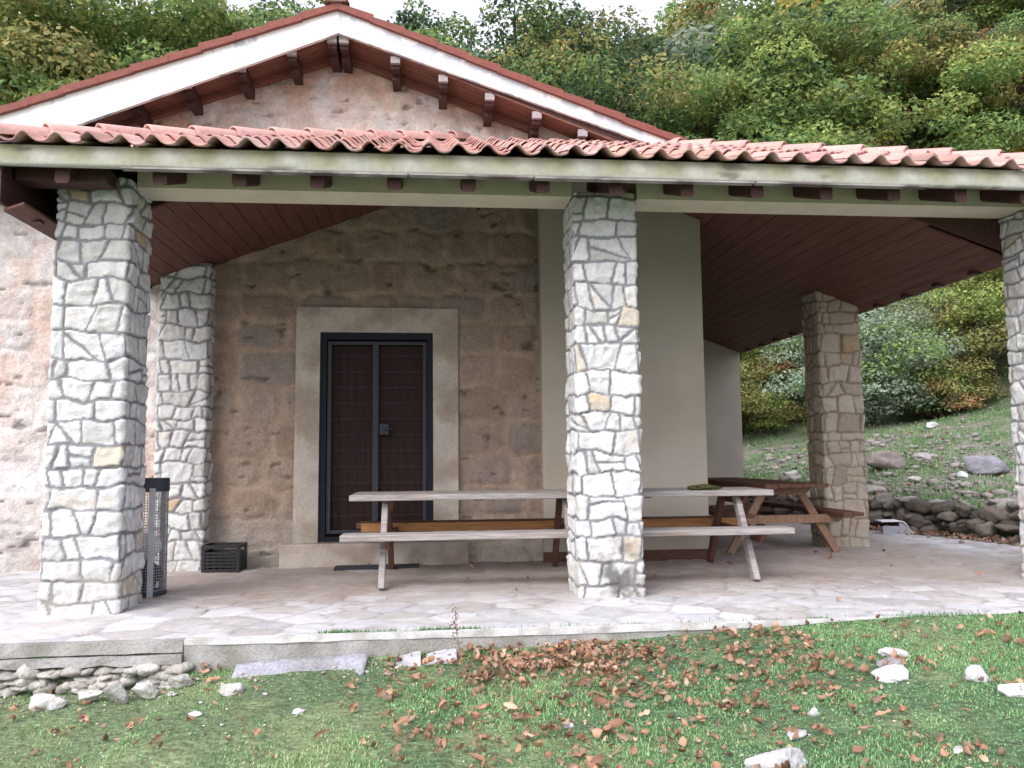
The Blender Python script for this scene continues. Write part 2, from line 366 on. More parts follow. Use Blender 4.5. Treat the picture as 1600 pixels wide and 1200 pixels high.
# dry stone retaining wall at the foot of the slope
def make_drywall():
    g = np.random.default_rng(31); Vs, Fs, Cs = [], [], []; n0 = 0
    protos = [rock_geo(k, sub=3, rough=.13, flat=.5) for k in range(10)]
    seg = WALLP[:11]; L = [0]
    for a, b in zip(seg, seg[1:]): L.append(L[-1] + math.hypot(b[0] - a[0], b[1] - a[1]))
    T = L[-1]
    for row, (zc, dep) in enumerate([(.05, .02), (.16, .06), (.27, .10), (.37, .16), (.45, .26)]):
        t = g.uniform(0, .2)
        while t < T:
            wd = g.choice([g.uniform(.08, .18), g.uniform(.2, .5)], p=[.45, .55])
            i = min(np.searchsorted(L, t + wd / 2) , len(L) - 1); a, b = seg[i - 1], seg[i]
            f = (t + wd / 2 - L[i - 1]) / (L[i] - L[i - 1]); dx, dy = b[0] - a[0], b[1] - a[1]; l = math.hypot(dx, dy)
            px, py = a[0] + dx * f, a[1] + dy * f; nx, ny = dy / l, -dx / l   # outward to the hill is +(dy,-dx)
            V, F = protos[g.integers(10)]
            V = V * np.array([wd * .56, .20, .085 * g.uniform(.6, 1.5)]); V = rotz(V, math.atan2(dy, dx) + g.uniform(-.35, .35))
            V = V + [px + nx * (dep + g.uniform(-.04, .05)), py + ny * (dep + g.uniform(-.04, .05)), zc + g.uniform(-.045, .05) - .04]
            tone = g.uniform(.45, 1.2); base = np.array([.17, .145, .12]) * tone if row < 4 else np.array([.34, .33, .30]) * tone
            Vs.append(V); Fs.append(F + n0); Cs.append(rock_col(V, base, g, .5)); n0 += len(V); t += wd
    o = mesh_np('dry_stone_wall', np.concatenate(Vs), np.concatenate(Fs), M_rock, col=np.concatenate(Cs))
    tag(o, 'low mossy dry stone wall between the paving and the rocky slope', 'stone wall')
make_drywall()

def place_rock(name, label, x, y, r, seed, base=(.62, .62, .62), rz=0, sink=.5, z=None, cat='stone', group=None, cuts=9, flat=.62, tilt=0, lichen=.3, sub=3):
    V, F = rock_geo(seed, r, cuts=cuts, flat=flat - .06, sub=sub + 1, rough=.11); V = V * (1 + .05 * fbm(V[:, 0] * 3.1 / r[0], V[:, 1] * 3.1 / r[0], V[:, 2] * 3.1 / r[0], seed=seed + 5))[:, None]; V = rotz(V, rz)
    if tilt: c, s = math.cos(tilt), math.sin(tilt); V = V @ np.array([[1, 0, 0], [0, c, s], [0, -s, c]])
    g = np.random.default_rng(seed); c = rock_col(V, np.array(base), g, lichen)
    o = mesh_np(name, V, F, M_rock, col=c)
    zz = float(ground(x, y)) if z is None else z
    o.location = (x, y, zz + r[2] * (1 - sink) * .8)
    tag(o, label, cat, group); return o
GS = 'stones lying in the lawn'
W_ = (.56, .57, .59); G_ = (.40, .40, .43); P_ = (.50, .49, .47)
place_rock('lawn_stone', 'pale broken stone at the back of the small stone cluster in the right lawn', 2.67, 4.56, (.095, .05, .035), 101, W_, group=GS)
place_rock('lawn_stone', 'dark grey oval stone in the middle of the small stone cluster in the right lawn', 2.55, 4.40, (.065, .045, .035), 102, (.27, .25, .27), group=GS, cuts=3)
place_rock('lawn_stone', 'largest whitish grey stone at the front of the small cluster in the right lawn', 2.47, 4.22, (.115, .07, .06), 103, (.66, .66, .69), group=GS, rz=-.2)
place_rock('lawn_stone', 'upright white angular stone in the grass right of the stone cluster', 2.86, 4.10, (.075, .05, .07), 104, W_, group=GS, rz=.4)
place_rock('lawn_stone', 'smooth white stone at the right edge of the lawn', 2.93, 3.88, (.10, .07, .04), 105, (.88, .88, .88), group=GS, cuts=3)
place_rock('lawn_stone', 'long thin white stone sliver in the leafy grass', 1.64, 3.63, (.075, .028, .022), 106, W_, rz=.5, group=GS)
place_rock('lawn_stone', 'large white rounded stone at the very bottom of the lawn', 1.44, 3.38, (.125, .08, .045), 107, W_, group=GS, cuts=5)
place_rock('lawn_stone', 'small round white pebble stone beside the thickest brown leaves at right', 1.83, 3.86, (.03, .025, .025), 108, W_, group=GS, cuts=4)
place_rock('lawn_stone', 'curved pale stone chip near the lower right corner of the lawn', 2.22, 3.34, (.05, .02, .015), 109, P_, rz=.7, group=GS)
place_rock('lawn_stone', 'small white pebble stone in the grass below the centre pillar', .65, 4.0, (.026, .022, .02), 110, W_, group=GS)
place_rock('lawn_stone', 'small white chip of stone in the pale grass at left', -1.28, 4.55, (.04, .03, .018), 111, W_, group=GS)
place_rock('lawn_stone', 'tiny white stone in the grass below the long grey slab', -.72, 4.45, (.035, .025, .018), 112, W_, group=GS)
# long tilted grey slab leaning on the kerb, and two flat pieces
def slab(name, label, pts, y0, y1, z0, base, seed):
    """irregular slab: pts along x of (x, top z, bottom z); leaning back against the kerb"""
    g = np.random.default_rng(seed); V = []; F = []; n = 40
    xs = np.linspace(pts[0][0], pts[-1][0], n); tp = np.interp(xs, [p[0] for p in pts], [p[1] for p in pts]); bt = np.interp(xs, [p[0] for p in pts], [p[2] for p in pts])
    K = 9
    for i in range(n):
        for k in range(K):
            t = k / (K - 1); zz = bt[i] * (1 - t) + tp[i] * t; yy = y0 + (y1 - y0) * t
            V.append((xs[i], yy, zz))
        for k in range(K):
            t = 1 - k / (K - 1); zz = bt[i] * (1 - t) + tp[i] * t - .03; yy = y0 + (y1 - y0) * t + .05
            V.append((xs[i], yy, zz))
    V = np.array(V); R2 = 2 * K
    V += .010 * np.stack([fbm(V[:, 0] * 9, V[:, 2] * 9, V[:, 1] * 9, seed=seed + q) for q in range(3)], -1)
    F = [(i * R2 + k, i * R2 + (k + 1) % R2, (i + 1) * R2 + (k + 1) % R2, (i + 1) * R2 + k) for i in range(n - 1) for k in range(R2)]
    caps = [tuple(range(R2))[::-1], tuple((n - 1) * R2 + k for k in range(R2))]
    c = rock_col(V, np.array(base), g, .5)
    ctr = V.mean(0); ctr[2] = V[:, 2].min()
    o = mesh_np(name, V - ctr, [np.array(F), np.array(caps)], M_rock, col=c); o.location = ctr; tag(o, label, 'stone slab', GS)
slab('stone_slab', 'long blue-grey stone slab leaning against the patio kerb', [(-1.24, -.145, -.23), (-1.1, -.125, -.25), (-.8, -.115, -.235), (-.62, -.112, -.205), (-.5, -.10, -.19), (-.43, -.10, -.14)], 4.98, 5.30, 0, (.36, .365, .42), 5)
slab('stone_slab', 'small pale flat slab in the leaves just right of the long grey slab', [(-.24, -.115, -.16), (-.15, -.09, -.165), (-.09, -.085, -.15)], 5.06, 5.24, 0, (.44, .44, .48), 6)
slab('stone_slab', 'small pale flat slab behind the dried stalk, against the kerb', [(-.06, -.10, -.17), (.04, -.075, -.175), (.13, -.075, -.16)], 5.03, 5.24, 0, (.46, .46, .50), 8)
# rubble under the old left edge
def rubble():
    g = np.random.default_rng(77); Vs, Fs, Cs = [], [], []; n0 = 0
    for k in range(330):
        x = g.uniform(-6.5, -1.6); row = g.choice([0, .5, 1, 1.3])
        V, F = rock_geo(200 + k % 14, (g.uniform(.035, .12), .08, g.uniform(.02, .05)), sub=2, flat=.55)
        V = rotz(V, g.uniform(-.4, .4)) + [x, 5.335 + g.uniform(-.02, .03), -.165 - .075 * row + g.uniform(-.015, .01)]
        Vs.append(V); Fs.append(F + n0); n0 += len(V); Cs.append(rock_col(V, np.array([.46, .44, .41]) * g.uniform(.7, 1.15), g, .5))
    b = mesh_np('rubble_footing', np.concatenate(Vs), np.concatenate(Fs), M_rock, kerb, col=np.concatenate(Cs))
    b.location = (0, -5.35, 0)
rubble()
RUB = [(-2.3, 5.08, .14, .07, 'at the left picture edge under the old kerb'), (-2.06, 5.1, .11, .06, 'second from the left in the rubble row'), (-1.88, 5.08, .10, .11, 'tallest and whitest in the rubble row'),
       (-1.70, 5.12, .10, .06, 'just right of the tallest rubble stone'), (-1.5, 5.06, .085, .055, 'leaf shaped, at the right end of the rubble row'), (-1.19, 4.86, .085, .04, 'flat, left of the long grey slab'),
       (-2.55, 4.98, .12, .05, 'outermost, beyond the left picture edge')]
for k, (x, y, a, h, t) in enumerate(RUB):
    place_rock('rubble_stone', 'whitish loose stone ' + t, x, y, (a, a * .6, h), 140 + k, (.52, .51, .50), rz=.3 * (k % 3 - 1), group='loose stones below the old kerb', flat=.46, tilt=.5 * (k % 2), sink=.2, cat='stone', lichen=.5)
# boulders on the slope
for k, (x, y, r, base, lab) in enumerate([
    (8.85, 12.3, (.36, .28, .20), (.27, .27, .32), 'big blue-grey boulder on the slope near the right picture edge'),
    (8.1, 13.8, (.42, .28, .24), (.26, .22, .21), 'brownish tilted boulder on the slope just right of the rear pillar'),
    (8.7, 13.6, (.30, .22, .13), (.34, .33, .34), 'pale rock between the two boulders on the slope'),
    (8.45, 12.2, (.13, .10, .07), W_, 'small white rock touching the blue-grey boulder'),
    (7.75, 12.5, (.16, .12, .08), P_, 'pale rock low on the slope above the dry stone wall'),
    (7.05, 12.5, (.26, .18, .10), (.32, .30, .28), 'flat grey rock on top of the dry stone wall by the rear pillar'),
    (7.6, 10.15, (.24, .16, .09), (.34, .32, .30), 'flat grey rock on the wall top beside the right front pillar'),
    (12.4, 19.0, (.28, .16, .10), W_, 'pair of white rocks high on the grassy slope'),
    (7.3, 15.9, (.26, .2, .12), (.42, .41, .42), 'grey-white rock seen just left of the rear pillar'),
    ]):
    place_rock('slope_rock', lab, x, y, r, 160 + k, base, rz=.5 * k, group='rocks on the hillside', flat=.55, sink=.35, cat='rock', lichen=.45)
# scree: small stones nobody could count
def scree():
    g = np.random.default_rng(9); protos = [rock_geo(300 + k, sub=1, rough=.1, flat=.55) for k in range(8)]; Vs, Fs, Cs = [], [], []; n0 = 0
    def add(x, y, r, base, emb=.25):
        nonlocal n0
        V, F = protos[g.integers(8)]; V = rotz(V * np.array([r, r * g.uniform(.5, .9), r * g.uniform(.35, .6)]), g.uniform(0, 6.3)) + [x, y, float(ground(x, y)) + r * emb]
        Vs.append(V); Fs.append(F + n0); Cs.append(np.tile(np.array(base) * g.uniform(.65, 1.2), (len(V), 1))); n0 += len(V)
    for k in range(5200):
        y = g.uniform(8, 27) if k % 2 else g.uniform(10, 19); x = float(xwall(y)) + .35 + abs(g.normal(0, 3.6))
        if fbm(x * .45, y * .45, seed=44) + g.uniform(-.35, .35) < -.05: continue
        add(x, y, g.choice([.03, .05, .09, .16], p=[.45, .33, .17, .05]), (.27, .255, .24))
    for k in range(260):
        x = g.uniform(-3, 5); y = g.uniform(3, 5.25); add(x, y, g.uniform(.006, .016), (.52, .51, .48), .4)
    for k in range(330):
        x = g.uniform(-3, -.2); y = 5.28 - abs(g.normal(0, .22)); add(x, y, g.choice([.008, .014, .026], p=[.5, .38, .12]), (.44, .41, .38), .3)
    for k in range(90):
        y = g.uniform(8.3, 12.5); x = float(xwall(y)) - abs(g.normal(0.05, .16)); 
        V, F = protos[g.integers(8)]; r = g.uniform(.02, .06); V = V * r + [x, y, .01]
        Vs.append(V); Fs.append(F + n0); Cs.append(np.tile(np.array([.3, .25, .2]), (len(V), 1))); n0 += len(V)
    tag(mesh_np('loose_gravel', np.concatenate(Vs), np.concatenate(Fs), M_rock, col=np.concatenate(Cs)), 'scattered small pale stones on the lawn and slope', 'gravel', kind='stuff')
scree()

# ------------------------------------------------------------------ the chapel with its porch
chapel = empty('chapel'); tag(chapel, 'old stone chapel with white gable edge and tiled porch on rough stone pillars', 'chapel')

def masonry(name, x0, y0, wx, wy, H, seed, label=None, taper=0.0, step=.0105, tone=(1, 1, 1), mort=(.225, .225, .245)):
    """rough limestone pillar: unrolled Voronoi courses wrapped round a square shaft"""
    per = 2 * (wx + wy); ns = int(per / step); nz = int(H / step)
    s = np.arange(ns) / ns * per; z = np.linspace(0, H, nz + 1)
    Sg, Zg = np.meshgrid(s, z); P = np.stack([Sg.ravel(), Zg.ravel()], -1)
    g = np.random.default_rng(seed)
    wv = P + .010 * np.stack([vnoise(P[:, 0] * 9, P[:, 1] * 9, seed=seed), vnoise(P[:, 0] * 9 + 50, P[:, 1] * 9, seed=seed + 1)], -1) + .005 * np.stack([vnoise(P[:, 0] * 32, P[:, 1] * 32, seed=seed), vnoise(P[:, 0] * 32 + 50, P[:, 1] * 32, seed=seed + 1)], -1)
    ws = wv[:, 0] % per; wz = wv[:, 1]
    zb = [-.06]
    while zb[-1] < H + .1: zb.append(zb[-1] + g.choice([g.uniform(.11, .15), g.uniform(.15, .22)], p=[.3, .7]))
    K = len(zb); nk = int(per / .13); kx = np.linspace(0, per, nk + 1)
    B = np.empty((K, len(ws)))
    for k in range(K):
        kv = g.uniform(-.026, .026, nk + 1); kv[-1] = kv[0]; B[k] = zb[k] + np.interp(ws, kx, kv)
    row = np.clip((wz[None] > B).sum(0) - 1, 0, K - 2); ar = np.arange(len(ws))
    e1 = np.maximum(wz - B[row, ar], 1e-4); e2 = np.maximum(B[row + 1, ar] - wz, 1e-4)
    ids = np.zeros(len(ws), int); e3 = np.ones(len(ws)); e4 = np.ones(len(ws)); e5 = np.ones(len(ws)); CC = []; nid = 0
    for k in range(K - 1):
        M_ = np.where(row == k)[0]; 
        if not len(M_): continue
        wl = []
        while sum(wl) < per - .05: wl.append(g.choice([g.uniform(.08, .13), g.uniform(.15, .23), g.uniform(.23, .33)], p=[.2, .42, .38]))
        wl = np.array(wl) * per / sum(wl); xj = np.concatenate([[0], np.cumsum(wl)[:-1]]) + g.uniform(0, .1); sl = g.normal(0, .22, len(xj)); zc = (zb[k] + zb[k + 1]) / 2; hh = zb[k + 1] - zb[k]
        d = (ws[M_][:, None] - xj[None] - sl[None] * (wz[M_][:, None] - zc) + per * .5 ) ; d = (d % per) - per * .5
        pos = np.where(d >= 0, d, 9).min(1); jj = np.where(d >= 0, d, 9).argmin(1); neg = np.where(d < 0, -d, 9).min(1)
        e3[M_] = np.maximum(pos, 1e-4); e4[M_] = np.maximum(neg, 1e-4)
        for c_ in range(len(xj)):
            sel = M_[jj == c_]; cxx = xj[c_] + wl[c_] / 2; split = g.random() < (.2 if wl[c_] > .15 else .04)
            if split:
                an = g.choice([g.uniform(-.35, .35), g.uniform(.6, 1.0) * g.choice([-1, 1])], p=[.55, .45]); rx = (ws[sel] - cxx + per / 2) % per - per / 2; rz = wz[sel] - zc - g.uniform(-.2, .2) * hh
                ln = -math.sin(an) * rx + math.cos(an) * rz; e5[sel] = np.maximum(np.abs(ln), 1e-4); ids[sel] = nid + (ln > 0)
                CC += [(cxx, zc - hh / 4), (cxx, zc + hh / 4)]; nid += 2
            else: ids[sel] = nid; CC.append((cxx, zc)); nid += 1
    ed = (e1 ** -5. + e2 ** -5. + e3 ** -5. + e4 ** -5. + e5 ** -5.) ** -.2
    CC = np.array(CC); n = len(CC); rel = np.stack([(P[:, 0] - CC[ids, 0] + per / 2) % per - per / 2, P[:, 1] - CC[ids, 1]], -1)
    j = .0105 + .004 * vnoise(P[:, 0] * 5, P[:, 1] * 5, seed=seed + 4)
    st = sstep(j - .002, j + .004, ed); dome = sstep(0, .03, ed)
    tilt = g.normal(0, .07, (n, 2)) + [0, .03]; base = g.uniform(.002, .011, n)
    # chiselled facets: ridge noise per stone
    off = g.uniform(0, 99, n)[ids]
    fac = np.abs(vnoise(P[:, 0] * 13 + off, P[:, 1] * 13 + off, seed=seed + 7)) * .015 + fbm(P[:, 0] * 22 + off, P[:, 1] * 22, seed=seed + 8) * .005
    disp = st * (base[ids] + (tilt[ids] * rel).sum(1) + .004 * dome - fac + .007) + .002 * vnoise(P[:, 0] * 40, P[:, 1] * 40, seed=3)
    # map to the rectangle
    q = P[:, 0]; X = np.zeros(len(q)); Y = np.zeros(len(q)); NX = np.zeros(len(q)); NY = np.zeros(len(q))
    c1, c2, c3 = wx, wx + wy, 2 * wx + wy
    a = q < c1; X[a] = q[a]; NY[a] = -1
    b = (q >= c1) & (q < c2); X[b] = wx; Y[b] = q[b] - c1; NX[b] = 1
    c = (q >= c2) & (q < c3); X[c] = wx - (q[c] - c2); Y[c] = wy; NY[c] = 1
    d = q >= c3; Y[d] = wy - (q[d] - c3); NX[d] = -1
    # soften the arrises
    for cx_, cy_ in ((0, 0), (wx, 0), (wx, wy), (0, wy)):
        dd = np.maximum(np.abs(X - cx_), np.abs(Y - cy_)); k = sstep(.02, 0, dd)
        ux, uy = (1 if cx_ else -1), (1 if cy_ else -1)
        X -= k * .005 * ux; Y -= k * .005 * uy; NX = np.where(k > .01, NX + k * ux * .4, NX); NY = np.where(k > .01, NY + k * uy * .4, NY)
    nl = np.hypot(NX, NY); NX /= nl; NY /= nl
    tp = taper * (1 - P[:, 1] / H)
    X = (X - wx / 2) * (1 + tp / wx) ; Y = (Y - wy / 2) * (1 + tp / wy)
    V = np.stack([X + NX * disp, Y + NY * disp, P[:, 1]], -1)
    white = np.array([.76, .76, .76]); pal = np.array([[.60, .615, .63], [.57, .575, .58], [.64, .655, .67], [.50, .505, .50], [.54, .50, .43], [.50, .38, .27]])
    pick = g.choice(6, n, p=[.40, .25, .24, .08, .02, .01]); cc = pal[pick] * g.uniform(.93, 1.05, (n, 1))
    och = sstep(.25, .6, fbm(P[:, 0] * 7, P[:, 1] * 7, seed=seed + 5))[:, None] * np.where(pick >= 4, .6, .22)[ids][:, None]
    cs = cc[ids] * (1 - och) + np.array([.62, .42, .24]) * och
    C0 = None; cm = np.array(mort) * (1 + .12 * vnoise(P[:, 0] * 12, P[:, 1] * 12, seed=seed + 6))[:, None]
    C = cs * st[:, None] + cm * (1 - st[:, None])
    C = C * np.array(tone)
    dirt_shade = (sstep(.30, 0, P[:, 1] + .25 * vnoise(P[:, 0] * 4, P[:, 1] * 4, seed=seed + 9)) * .4)[:, None]
    C = C * (1 - dirt_shade) + np.array([.36, .33, .27]) * dirt_shade
    if label and 'centre' in label:       # the sooty stain low on this pillar
        k = (np.exp(-((P[:, 0] - .32) / .15) ** 2 - ((P[:, 1] - .22) / .25) ** 2) * (1.15 + .5 * vnoise(P[:, 0] * 14, P[:, 1] * 14, seed=2)))[:, None]; k = np.clip(k, 0, .85)
        k = k * sstep(-.25, .25, fbm(P[:, 0] * 9, P[:, 1] * 7, seed=71) + .22)[:, None]; C = C * (1 - k) + np.array([.10, .10, .10]) * k
    i = np.arange(nz * ns); r = i // ns; cidx = i % ns; a = r * ns + cidx; b = r * ns + (cidx + 1) % ns
    F = np.stack([a, b, b + ns, a + ns], -1)
    cap = np.array([list(range(nz * ns, (nz + 1) * ns))])
    o = mesh_np(name, V, [F, cap], M_stone, chapel, col=C, smooth=False)
    o.location = (x0 + wx / 2, y0 + wy / 2, -.02)
    if label: o['label'] = label
    o['group'] = 'stone pillars of the porch'
    return o
PY = 6.37
masonry('stone_pillar', -2.915, PY, .535, .47, 3.36, 3, 'front left porch pillar of white rubble stone', taper=.03)
masonry('stone_pillar', 1.16, 6.46, .52, .50, 3.36, 14, 'centre porch pillar of white rubble stone with a sooty foot')
masonry('stone_pillar', 5.24, 6.27, .54, .56, 3.30, 25, 'front right porch pillar of rubble stone')
masonry('stone_pillar', -2.87, 8.58, .495, .40, 3.22, 36, 'rear left porch pillar standing against the chapel wall', step=.013, tone=(.97, .96, .94))
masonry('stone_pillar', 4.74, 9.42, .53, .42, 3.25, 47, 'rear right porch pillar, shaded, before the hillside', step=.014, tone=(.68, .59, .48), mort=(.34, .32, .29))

# front wall of the chapel ------------------------------------------------
AX, AZ, SL = -1.03, 5.64, .37       # gable apex, slope
def soff(x): return AZ - SL * abs(x - AX)
def make_front_wall():
    step = .022; xs = np.arange(-5.3, 1.2, step); zs = np.arange(-.05, 5.75, step)
    X, Z = np.meshgrid(xs, zs); P = np.stack([X.ravel(), Z.ravel()], -1); g = np.random.default_rng(8)
    sd = []; z = -.1
    while z < 6:
        h = g.uniform(.26, .42); t = -5.5 - g.uniform(0, .4)
        while t < 1.4:
            ww = g.uniform(.32, .72); sd.append((t + ww / 2, z + h / 2 + g.uniform(-.03, .03))); t += ww
        z += h
    sd = np.array(sd); n = len(sd)
    wv = P + .05 * np.stack([fbm(P[:, 0] * 4, P[:, 1] * 4, seed=1), fbm(P[:, 0] * 4 + 30, P[:, 1] * 4, seed=2)], -1)
    ids, ed = voronoi(wv, sd, p=4.0, sx=.68)
    big = fbm(P[:, 0] * .9, P[:, 1] * .9, seed=61, o=5); mid = fbm(P[:, 0] * 3.2, P[:, 1] * 3.2, seed=62, o=4); hi = fbm(P[:, 0] * 14, P[:, 1] * 14, seed=63, o=3)
    showr = g.uniform(-.3, .5, n)
    show = sstep(.0, .22, showr[ids] + .6 * mid) * sstep(.010, .05, ed)      # how far the block shows through the plaster
    pal = np.array([[.42, .40, .37], [.36, .31, .26], [.46, .41, .37], [.33, .34, .35], [.42, .33, .27]])
    cb = pal[g.integers(0, 5, n)]
    plaster = np.array([.55, .42, .37]); pale = np.array([.59, .555, .55])
    k = sstep(-.25, .3, big + .6 * mid)[:, None]; cp = plaster * (1 - k) + pale * k
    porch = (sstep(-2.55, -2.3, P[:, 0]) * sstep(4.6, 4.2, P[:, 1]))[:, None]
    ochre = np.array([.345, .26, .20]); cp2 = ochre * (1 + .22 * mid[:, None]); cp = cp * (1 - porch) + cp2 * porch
    top = sstep(.55, .1, (AZ - SL * np.abs(P[:, 0] - AX)) - P[:, 1] + .25 * mid)[:, None] * .55  # browner below the soffit: less washed plaster, with the shade there painted in
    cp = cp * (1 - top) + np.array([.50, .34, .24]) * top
    white = sstep(.22, .45, fbm(P[:, 0] * 1.6 + 9, P[:, 1] * 2.2, seed=70) + .25 * mid)[:, None] * (1 - porch) * .7
    cp = cp * (1 - white) + np.array([.64, .64, .66]) * white
    sh = show[:, None] * .30
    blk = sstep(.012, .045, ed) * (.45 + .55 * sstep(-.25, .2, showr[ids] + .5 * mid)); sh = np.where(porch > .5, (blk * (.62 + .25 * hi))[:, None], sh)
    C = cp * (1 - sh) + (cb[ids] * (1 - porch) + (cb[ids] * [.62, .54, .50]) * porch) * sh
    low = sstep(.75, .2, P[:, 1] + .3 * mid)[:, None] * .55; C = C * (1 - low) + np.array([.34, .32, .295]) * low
    low = sstep(.35, .15, P[:, 1] + .1 * mid)[:, None] * .6 * (P[:, 0] > .25)[:, None]; C = C * (1 - low) + np.array([.60, .53, .48]) * low
    pits = sstep(.45, .62, fbm(P[:, 0] * 6, P[:, 1] * 15, seed=80, o=3))
    C = C * (1 - .45 * pits[:, None]) * (1 + .10 * hi[:, None])
    Yd = -.010 * np.where(P[:, 0] > -2.4, blk, show) - .025 * mid - .010 * hi + .028 * pits - .01 * sstep(0, .05, ed)
    V = np.stack([P[:, 0], Yd, P[:, 1]], -1)
    nx = len(xs); nz = len(zs); i = np.arange((nz - 1) * (nx - 1)); r = i // (nx - 1); c = i % (nx - 1); a = r * nx + c
    cxm = P[a, 0] + step / 2; czm = P[a, 1] + step / 2
    ok = (czm < AZ + .06 - SL * np.abs(cxm - AX)) & ~((cxm > -1.24) & (cxm < -.02) & (czm > .25) & (czm < 2.5))
    F = np.stack([a, a + 1, a + 1 + nx, a + nx], -1)[ok]
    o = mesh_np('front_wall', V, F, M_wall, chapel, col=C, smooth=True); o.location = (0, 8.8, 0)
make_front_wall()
b = MB(); b.prism([(-5.3, -.05), (-1.24, -.05), (-1.24, 2.5), (-.02, 2.5), (-.02, -.05), (1.18, -.05), (1.18, soff(1.18)), (AX, AZ), (-5.3, soff(-5.3))], 8.86, 9.05)
b.box(-5.3, -5.1, 9.051, 17.9, -.05, 4.1); b.build('wall_core', M_wall, chapel)
me_ = chapel.children[-1].data; ca = me_.color_attributes.new('Col', 'FLOAT_COLOR', 'POINT'); ca.data.foreach_set('color', np.tile([.55, .47, .42, 1], len(me_.vertices)))
# cream rendered block beside the stone wall, and the annex wall at the back of the open side
b = MB(); b.prism([(1.16, -.03), (2.985, -.03), (2.985, 4.2), (1.16, 4.9)], 8.62, 17.9); b.build('rendered_side_wall', M_cream, chapel)
b = MB(); b.prism([(2.986, -.03), (5.36, -.03), (5.36, 2.93), (2.986, 3.79)], 13.6, 17.9); b.build('annex_wall', M_cream, chapel)
b = MB(); b.box(1.15, 2.995, 8.612, 8.619, -.02, .11); b.build('skirting', M_bwood, chapel)

# door --------------------------------------------------------------------
b = MB()
b.prism([(-1.50, .24), (-1.241, .24), (-1.236, 2.496), (-.024, 2.492), (-.019, .24), (.25, .24), (.25, 2.76), (-1.49, 2.77)], 8.735, 8.85)
for x0, x1, z in ((-1.505, -1.235, 2.03), (-1.505, -1.235, 1.2), (-.02, .255, 1.75), (-.02, .255, .95)): pass
fr = b.build('door_surround', M_sill, chapel)
b = MB(); b.box(-1.62, .36, 8.64, 8.85, -.02, .238, bev=.012); b.build('threshold', M_sill, chapel)
door = empty('door', (-.63, 8.82, .25)); door.parent = chapel
def D(bm, name, m, par=door):
    o = bm.build(name, m, None); o.data.transform(Matrix.Translation((.63, -8.82, -.25))); o.parent = par; return o
b = MB(); b.box(-1.235, -1.17, 8.76, 8.90, .25, 2.49); b.box(-.085, -.02, 8.76, 8.90, .25, 2.49); b.box(-1.168, -.087, 8.76, 8.90, 2.42, 2.49); b.box(-1.168, -.087, 8.765, 8.90, .25, .30); D(b, 'door_frame', M_iron)
for x0, x1 in ((-1.168, -.63), (-.628, -.087)):
    b = MB(); b.box(x0, x1, 8.87, 8.91, .301, 2.419)
    for k in range(5):
        xx = x0 + .035 + k * (x1 - x0 - .07) / 5; b.box(xx + .0015, xx + (x1 - x0 - .07) / 5 - .0015, 8.863, 8.8695, .36, 2.36)
    D(b, 'door_leaf', M_door)
b = MB()
for x in (-1.14, -.635, -.115): b.box(x - .020, x + .020, 8.785, 8.82, .33, 2.40)
b.box(-.675, -.637, 8.783, 8.818, .33, 2.40)
b.box(-1.12, -.135, 8.788, 8.815, 2.365, 2.399); b.box(-1.12, -.135, 8.788, 8.815, .331, .365)
for k in range(11):
    z = .52 + k * .172; b.box(-1.12, -.135, 8.797, 8.803, z - .0018, z + .0018)
D(b, 'grille', M_iron2)
b = MB(); b.box(-.60, -.50, 8.77, 8.80, 1.38, 1.50, bev=.006); b.tube([(-.55, 8.775, 1.44), (-.55, 8.74, 1.44), (-.46, 8.74, 1.44)], .008, 6); D(b, 'lock_box', M_iron2)

# porch beam, fascia, rafters --------------------------------------------
proof = empty('porch_roof', (0, 5.9, 3.2)); proof.parent = chapel
def PR(bm, name, m, smooth=False, jit=0):
    o = bm.build(name, m, None, smooth, jit); o.data.transform(Matrix.Translation((0, -5.9, -3.2))); o.parent = proof; return o
b = MB(); b.box(-2.36, 1.139, 6.46, 6.80, 3.30, 3.64); PR(b, 'beam', M_beam)
b = MB(); b.box(1.70, 5.40, 6.47, 6.81, 3.295, 3.64); PR(b, 'beam', M_beam)
b = MB(); b.box(-3.1, -2.45, 6.10, 6.28, 3.215, 3.33); PR(b, 'edge_beam', M_wood)
rx = [-2.03 + .573 * k for k in range(13)] + [-2.72]
rp = None
for x in rx:
    b = MB(); zn = 3.165
    v = b.prism([(x - .052, zn + .02), (x - .038, zn), (x + .038, zn), (x + .052, zn + .02), (x + .052, 3.285), (x - .052, 3.285)], 5.99, 6.9)
    for q in v: q.co.z += .36 * (q.co.y - 5.99)
    PR(b, 'rafter_tail', M_wood)
